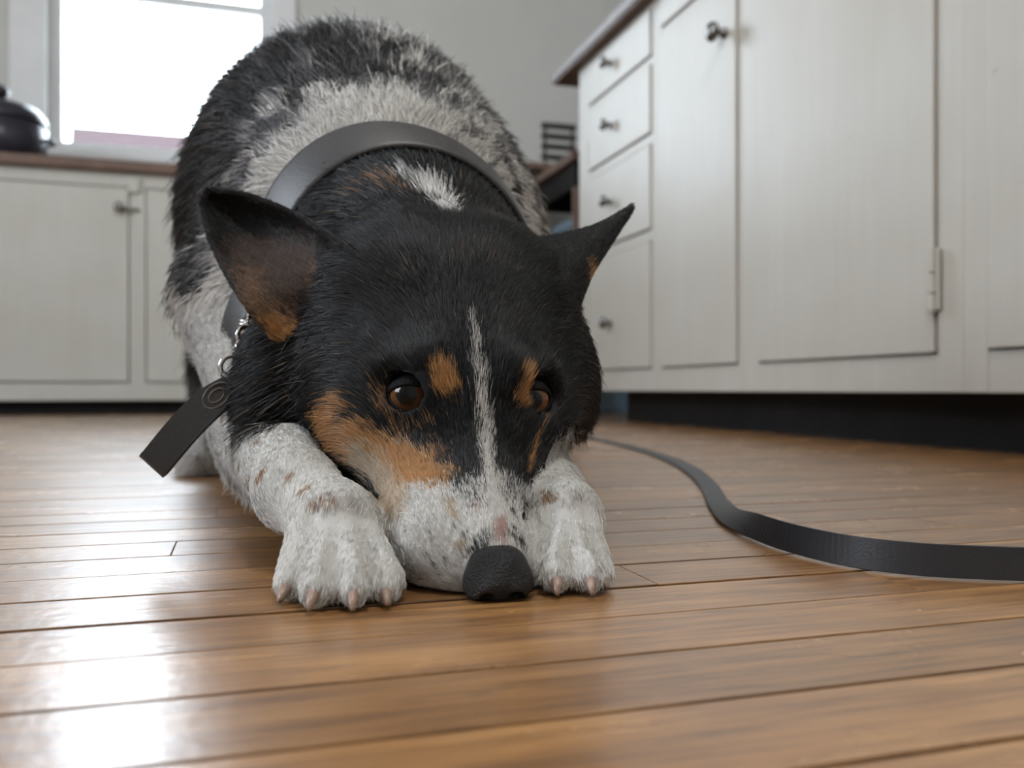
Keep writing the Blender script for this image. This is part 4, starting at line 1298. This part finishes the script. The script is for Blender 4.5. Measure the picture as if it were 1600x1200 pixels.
# ----------------------------------------------------------------------------- collar and leash
from mathutils.bvhtree import BVHTree
body_tree = BVHTree.FromPolygons([Vector(v) for v in DV[:NB]], bq.tolist())
CU = unit(np.array([0, 0, 1]) - COL_N * COL_N[2]); CS = np.cross(CU, COL_N)
collar = tag(empty('dog_collar'), 'dark leather collar with chrome rings and hanging tab round the dog neck', 'collar')
NSEG = 96


def collar_ring(off, lift_):
    rad = []
    for i in range(NSEG):
        th = 2 * math.pi * i / NSEG
        d = CU * math.cos(th) + CS * math.sin(th)
        o_ = COL_C + COL_N * off
        h = body_tree.ray_cast(Vector(o_ + d * .20), Vector(-d))
        rad.append(min((Vector(o_) - h[0]).length, .112) if h[0] is not None else .09)
    rad = np.array(rad)
    for _ in range(10): rad = (np.roll(rad, 1) + rad + np.roll(rad, -1)) / 3
    return [COL_C + COL_N * off + (CU * math.cos(2 * math.pi * i / NSEG) + CS * math.sin(2 * math.pi * i / NSEG)) * (rad[i] + lift_) for i in range(NSEG)]


rows = [collar_ring(-.0105, .0035), collar_ring(-.0105, .0065), collar_ring(-.0085, .0073), collar_ring(.0085, .0073), collar_ring(.0105, .0065), collar_ring(.0105, .0035)]
bm = bmesh.new()
rv = [[bm.verts.new(p) for p in r] for r in rows]
for a, b in zip(rv, rv[1:] + rv[:1]):
    for i in range(NSEG): bm.faces.new((a[i], a[(i + 1) % NSEG], b[(i + 1) % NSEG], b[i]))
bmesh.ops.recalc_face_normals(bm, faces=bm.faces)
me = bpy.data.meshes.new('band'); bm.to_mesh(me); bm.free()
me.polygons.foreach_set('use_smooth', [True] * len(me.polygons))
link('band', me, M['leather'], collar)


def ring_loop(name, c, nrm, r, t, squash=1.0, tilt=None):
    n_ = unit(nrm); x_ = unit(np.cross(n_, (0.1, .2, 1))); y_ = np.cross(n_, x_)
    mb = MB()
    mb.tube([c + x_ * r * math.cos(a) + y_ * r * squash * math.sin(a) for a in np.linspace(0, 2 * math.pi, 28, endpoint=False)], t, 10, True)
    return mb.build(name, M['chrome'], collar, True)


end_ = V(386, 522, .492)                                # links that tie the tab to the band
band_pts = np.array([v.co for v in me.vertices]); start_ = band_pts[np.argmin(np.linalg.norm(band_pts - end_, axis=1))]
n_link = max(2, int(np.linalg.norm(end_ - start_) / .0072))
for k in range(n_link):
    c0 = start_ + (end_ - start_) * (k + .3) / n_link
    dr_ = unit(end_ - start_); s1 = unit(np.cross(dr_, (0, 0, 1))); s2 = np.cross(dr_, s1)
    ring_loop('chain_link', c0, s1 if k % 2 else s2, .0048, .0011)
ring_loop('ring', V(386, 525, .492), (.5, -.9, .2), .0052, .0014)
ring_loop('ring', V(380, 547, .492), (.9, -.3, .4), .0050, .0013)
ring_loop('ring', V(364, 574, .492), (.3, -1, .15), .0068, .0015)
ring_loop('ring', V(378, 580, .489), (.9, -.4, .1), .0056, .0014)
ring_loop('ring', V(380, 598, .487), (.3, -.9, -.3), .0050, .0013)
for px, py, d in ((377, 566, .488), (372, 590, .486), (384, 604, .486)):
    mb = MB(); bmesh.ops.create_icosphere(mb.bm, subdivisions=2, radius=.0024)
    o = mb.build('rivet', M['chrome'], collar, True); o.location = V(px, py, d)
# folded leather tab
A_, B_ = V(374, 596, .487), V(244, 722, .470)
ax_ = unit(B_ - A_); wd = unit(np.cross(ax_, np.array([.15, -1, .1]))); nr = np.cross(wd, ax_)
if nr[1] > 0: nr = -nr
Lt = np.linalg.norm(B_ - A_); hw, th_ = .0083, .0026
prof = []
for t in np.linspace(0, 1, 22):                          # front layer, round the fold, back layer
    prof.append((t * Lt, th_ + .0012 * math.sin(math.pi * t)))
for a in np.linspace(0, math.pi, 9)[1:-1]: prof.append((Lt + th_ * math.sin(a), th_ * math.cos(a)))
for t in np.linspace(1, 0, 22): prof.append((t * Lt, -th_ - .0012 * math.sin(math.pi * t)))
sag = lambda s: np.array([0, 0, -1]) * (-.004) * math.sin(math.pi * min(s / Lt, 1))
bm = bmesh.new(); L0 = []
for k, (s_, h_) in enumerate(prof):
    s2, h2 = prof[min(k + 1, len(prof) - 1)]; s1, h1 = prof[max(k - 1, 0)]
    tx, ty = s2 - s1, h2 - h1; ln = math.hypot(tx, ty); ox, oy = ty / ln * .0011, -tx / ln * .0011
    row_ = []
    for w_, e in ((-hw, 1), (-hw, -1), (hw, -1), (hw, 1)):
        row_.append(bm.verts.new(A_ + ax_ * (s_ + e * ox) + nr * (h_ + e * oy) + wd * w_ * (.72 + .28 * min(1, s_ / .02)) + sag(s_)))
    L0.append(row_)
for a, b in zip(L0, L0[1:]):
    for i in range(4): bm.faces.new((a[i], a[(i + 1) % 4], b[(i + 1) % 4], b[i]))
bm.faces.new(L0[0]); bm.faces.new(L0[-1][::-1])
bmesh.ops.recalc_face_normals(bm, faces=bm.faces)
me = bpy.data.meshes.new('tab'); bm.to_mesh(me); bm.free(); link('tab', me, M['leather'], collar)
# stamped oval and keeper on the tab
for r_, q_ in ((.0056, 1.5), (.0030, 1.6)):
    mb = MB(); c0 = A_ + ax_ * Lt * .27 + nr * (th_ + .0021) + sag(Lt * .27)
    mb.tube([c0 + ax_ * r_ * q_ * math.cos(a) + wd * r_ * math.sin(a) for a in np.linspace(0, 2 * math.pi, 30, endpoint=False)], .0006, 6, True)
    mb.build('stamped_oval', M['stamp'] if 'stamp' in M else M.setdefault('stamp', plain('worn_stamp', (.075, .058, .045), .4, var=.3, scale=300)), collar, True)
mb = MB(); c0 = A_ + ax_ * .003
mb.tube([c0 + nr * .0048 * math.cos(a) + wd * .0088 * math.sin(a) for a in np.linspace(0, 2 * math.pi, 26, endpoint=False)], .0018, 8, True)
mb.build('keeper', M['leather'], collar, True)

# leash: lies flat behind, turns over once and runs off on its edge
lp = [(895, 676, 0), (915, 684, 0), (960, 694, 0), (1010, 707, 0), (1055, 724, 5), (1085, 742, 8), (1108, 765, 8), (1122, 792, 10), (1142, 820, 30), (1180, 843, 62), (1240, 866, 76), (1330, 888, 82), (1430, 901, 85), (1530, 907, 86), (1640, 911, 86), (1800, 914, 86)]
cp = [(np.array(V(px, py, CAMH * F / (py - HZ))), tw) for px, py, tw in lp]
fine = []
for i in range(len(cp) - 1):
    p0, p1, p2, p3 = [cp[min(max(j, 0), len(cp) - 1)] for j in (i - 1, i, i + 1, i + 2)]
    for w_ in np.linspace(0, 1, 10, endpoint=False):
        c = .5 * ((2 * p1[0]) + (-p0[0] + p2[0]) * w_ + (2 * p0[0] - 5 * p1[0] + 4 * p2[0] - p3[0]) * w_ ** 2 + (-p0[0] + 3 * p1[0] - 3 * p2[0] + p3[0]) * w_ ** 3)
        fine.append((c, p1[1] + (p2[1] - p1[1]) * w_))
bm = bmesh.new(); rows = []
SW, ST = .0074, .0011
for k, (c, tw) in enumerate(fine):
    t_ = unit(fine[min(k + 1, len(fine) - 1)][0] - fine[max(k - 1, 0)][0]); t_ = unit(t_ * [1, 1, 0])
    side = np.cross((0, 0, 1), t_)
    a = math.radians(tw)
    wv = side * math.cos(a) + np.array([0, 0, 1]) * math.sin(a)
    nv_ = np.cross(t_, wv)
    c = c * [1, 1, 0] + np.array([0, 0, abs(wv[2]) * SW + abs(nv_[2]) * ST + .0006])
    prof = [(-SW, -ST * .5), (-SW * .96, -ST), (SW * .96, -ST), (SW, -ST * .5), (SW, ST * .5), (SW * .96, ST), (-SW * .96, ST), (-SW, ST * .5)]
    rows.append([bm.verts.new(c + wv * x_ + nv_ * y_) for x_, y_ in prof])
for a, b in zip(rows, rows[1:]):
    for i in range(8): bm.faces.new((a[i], a[(i + 1) % 8], b[(i + 1) % 8], b[i]))
bm.faces.new(rows[0]); bm.faces.new(rows[-1][::-1])
bmesh.ops.recalc_face_normals(bm, faces=bm.faces)
me = bpy.data.meshes.new('dog_leash'); bm.to_mesh(me); bm.free()
tag(link('dog_leash', me, M['strap']), 'flat black leash twisting across the wooden floor', 'leash')
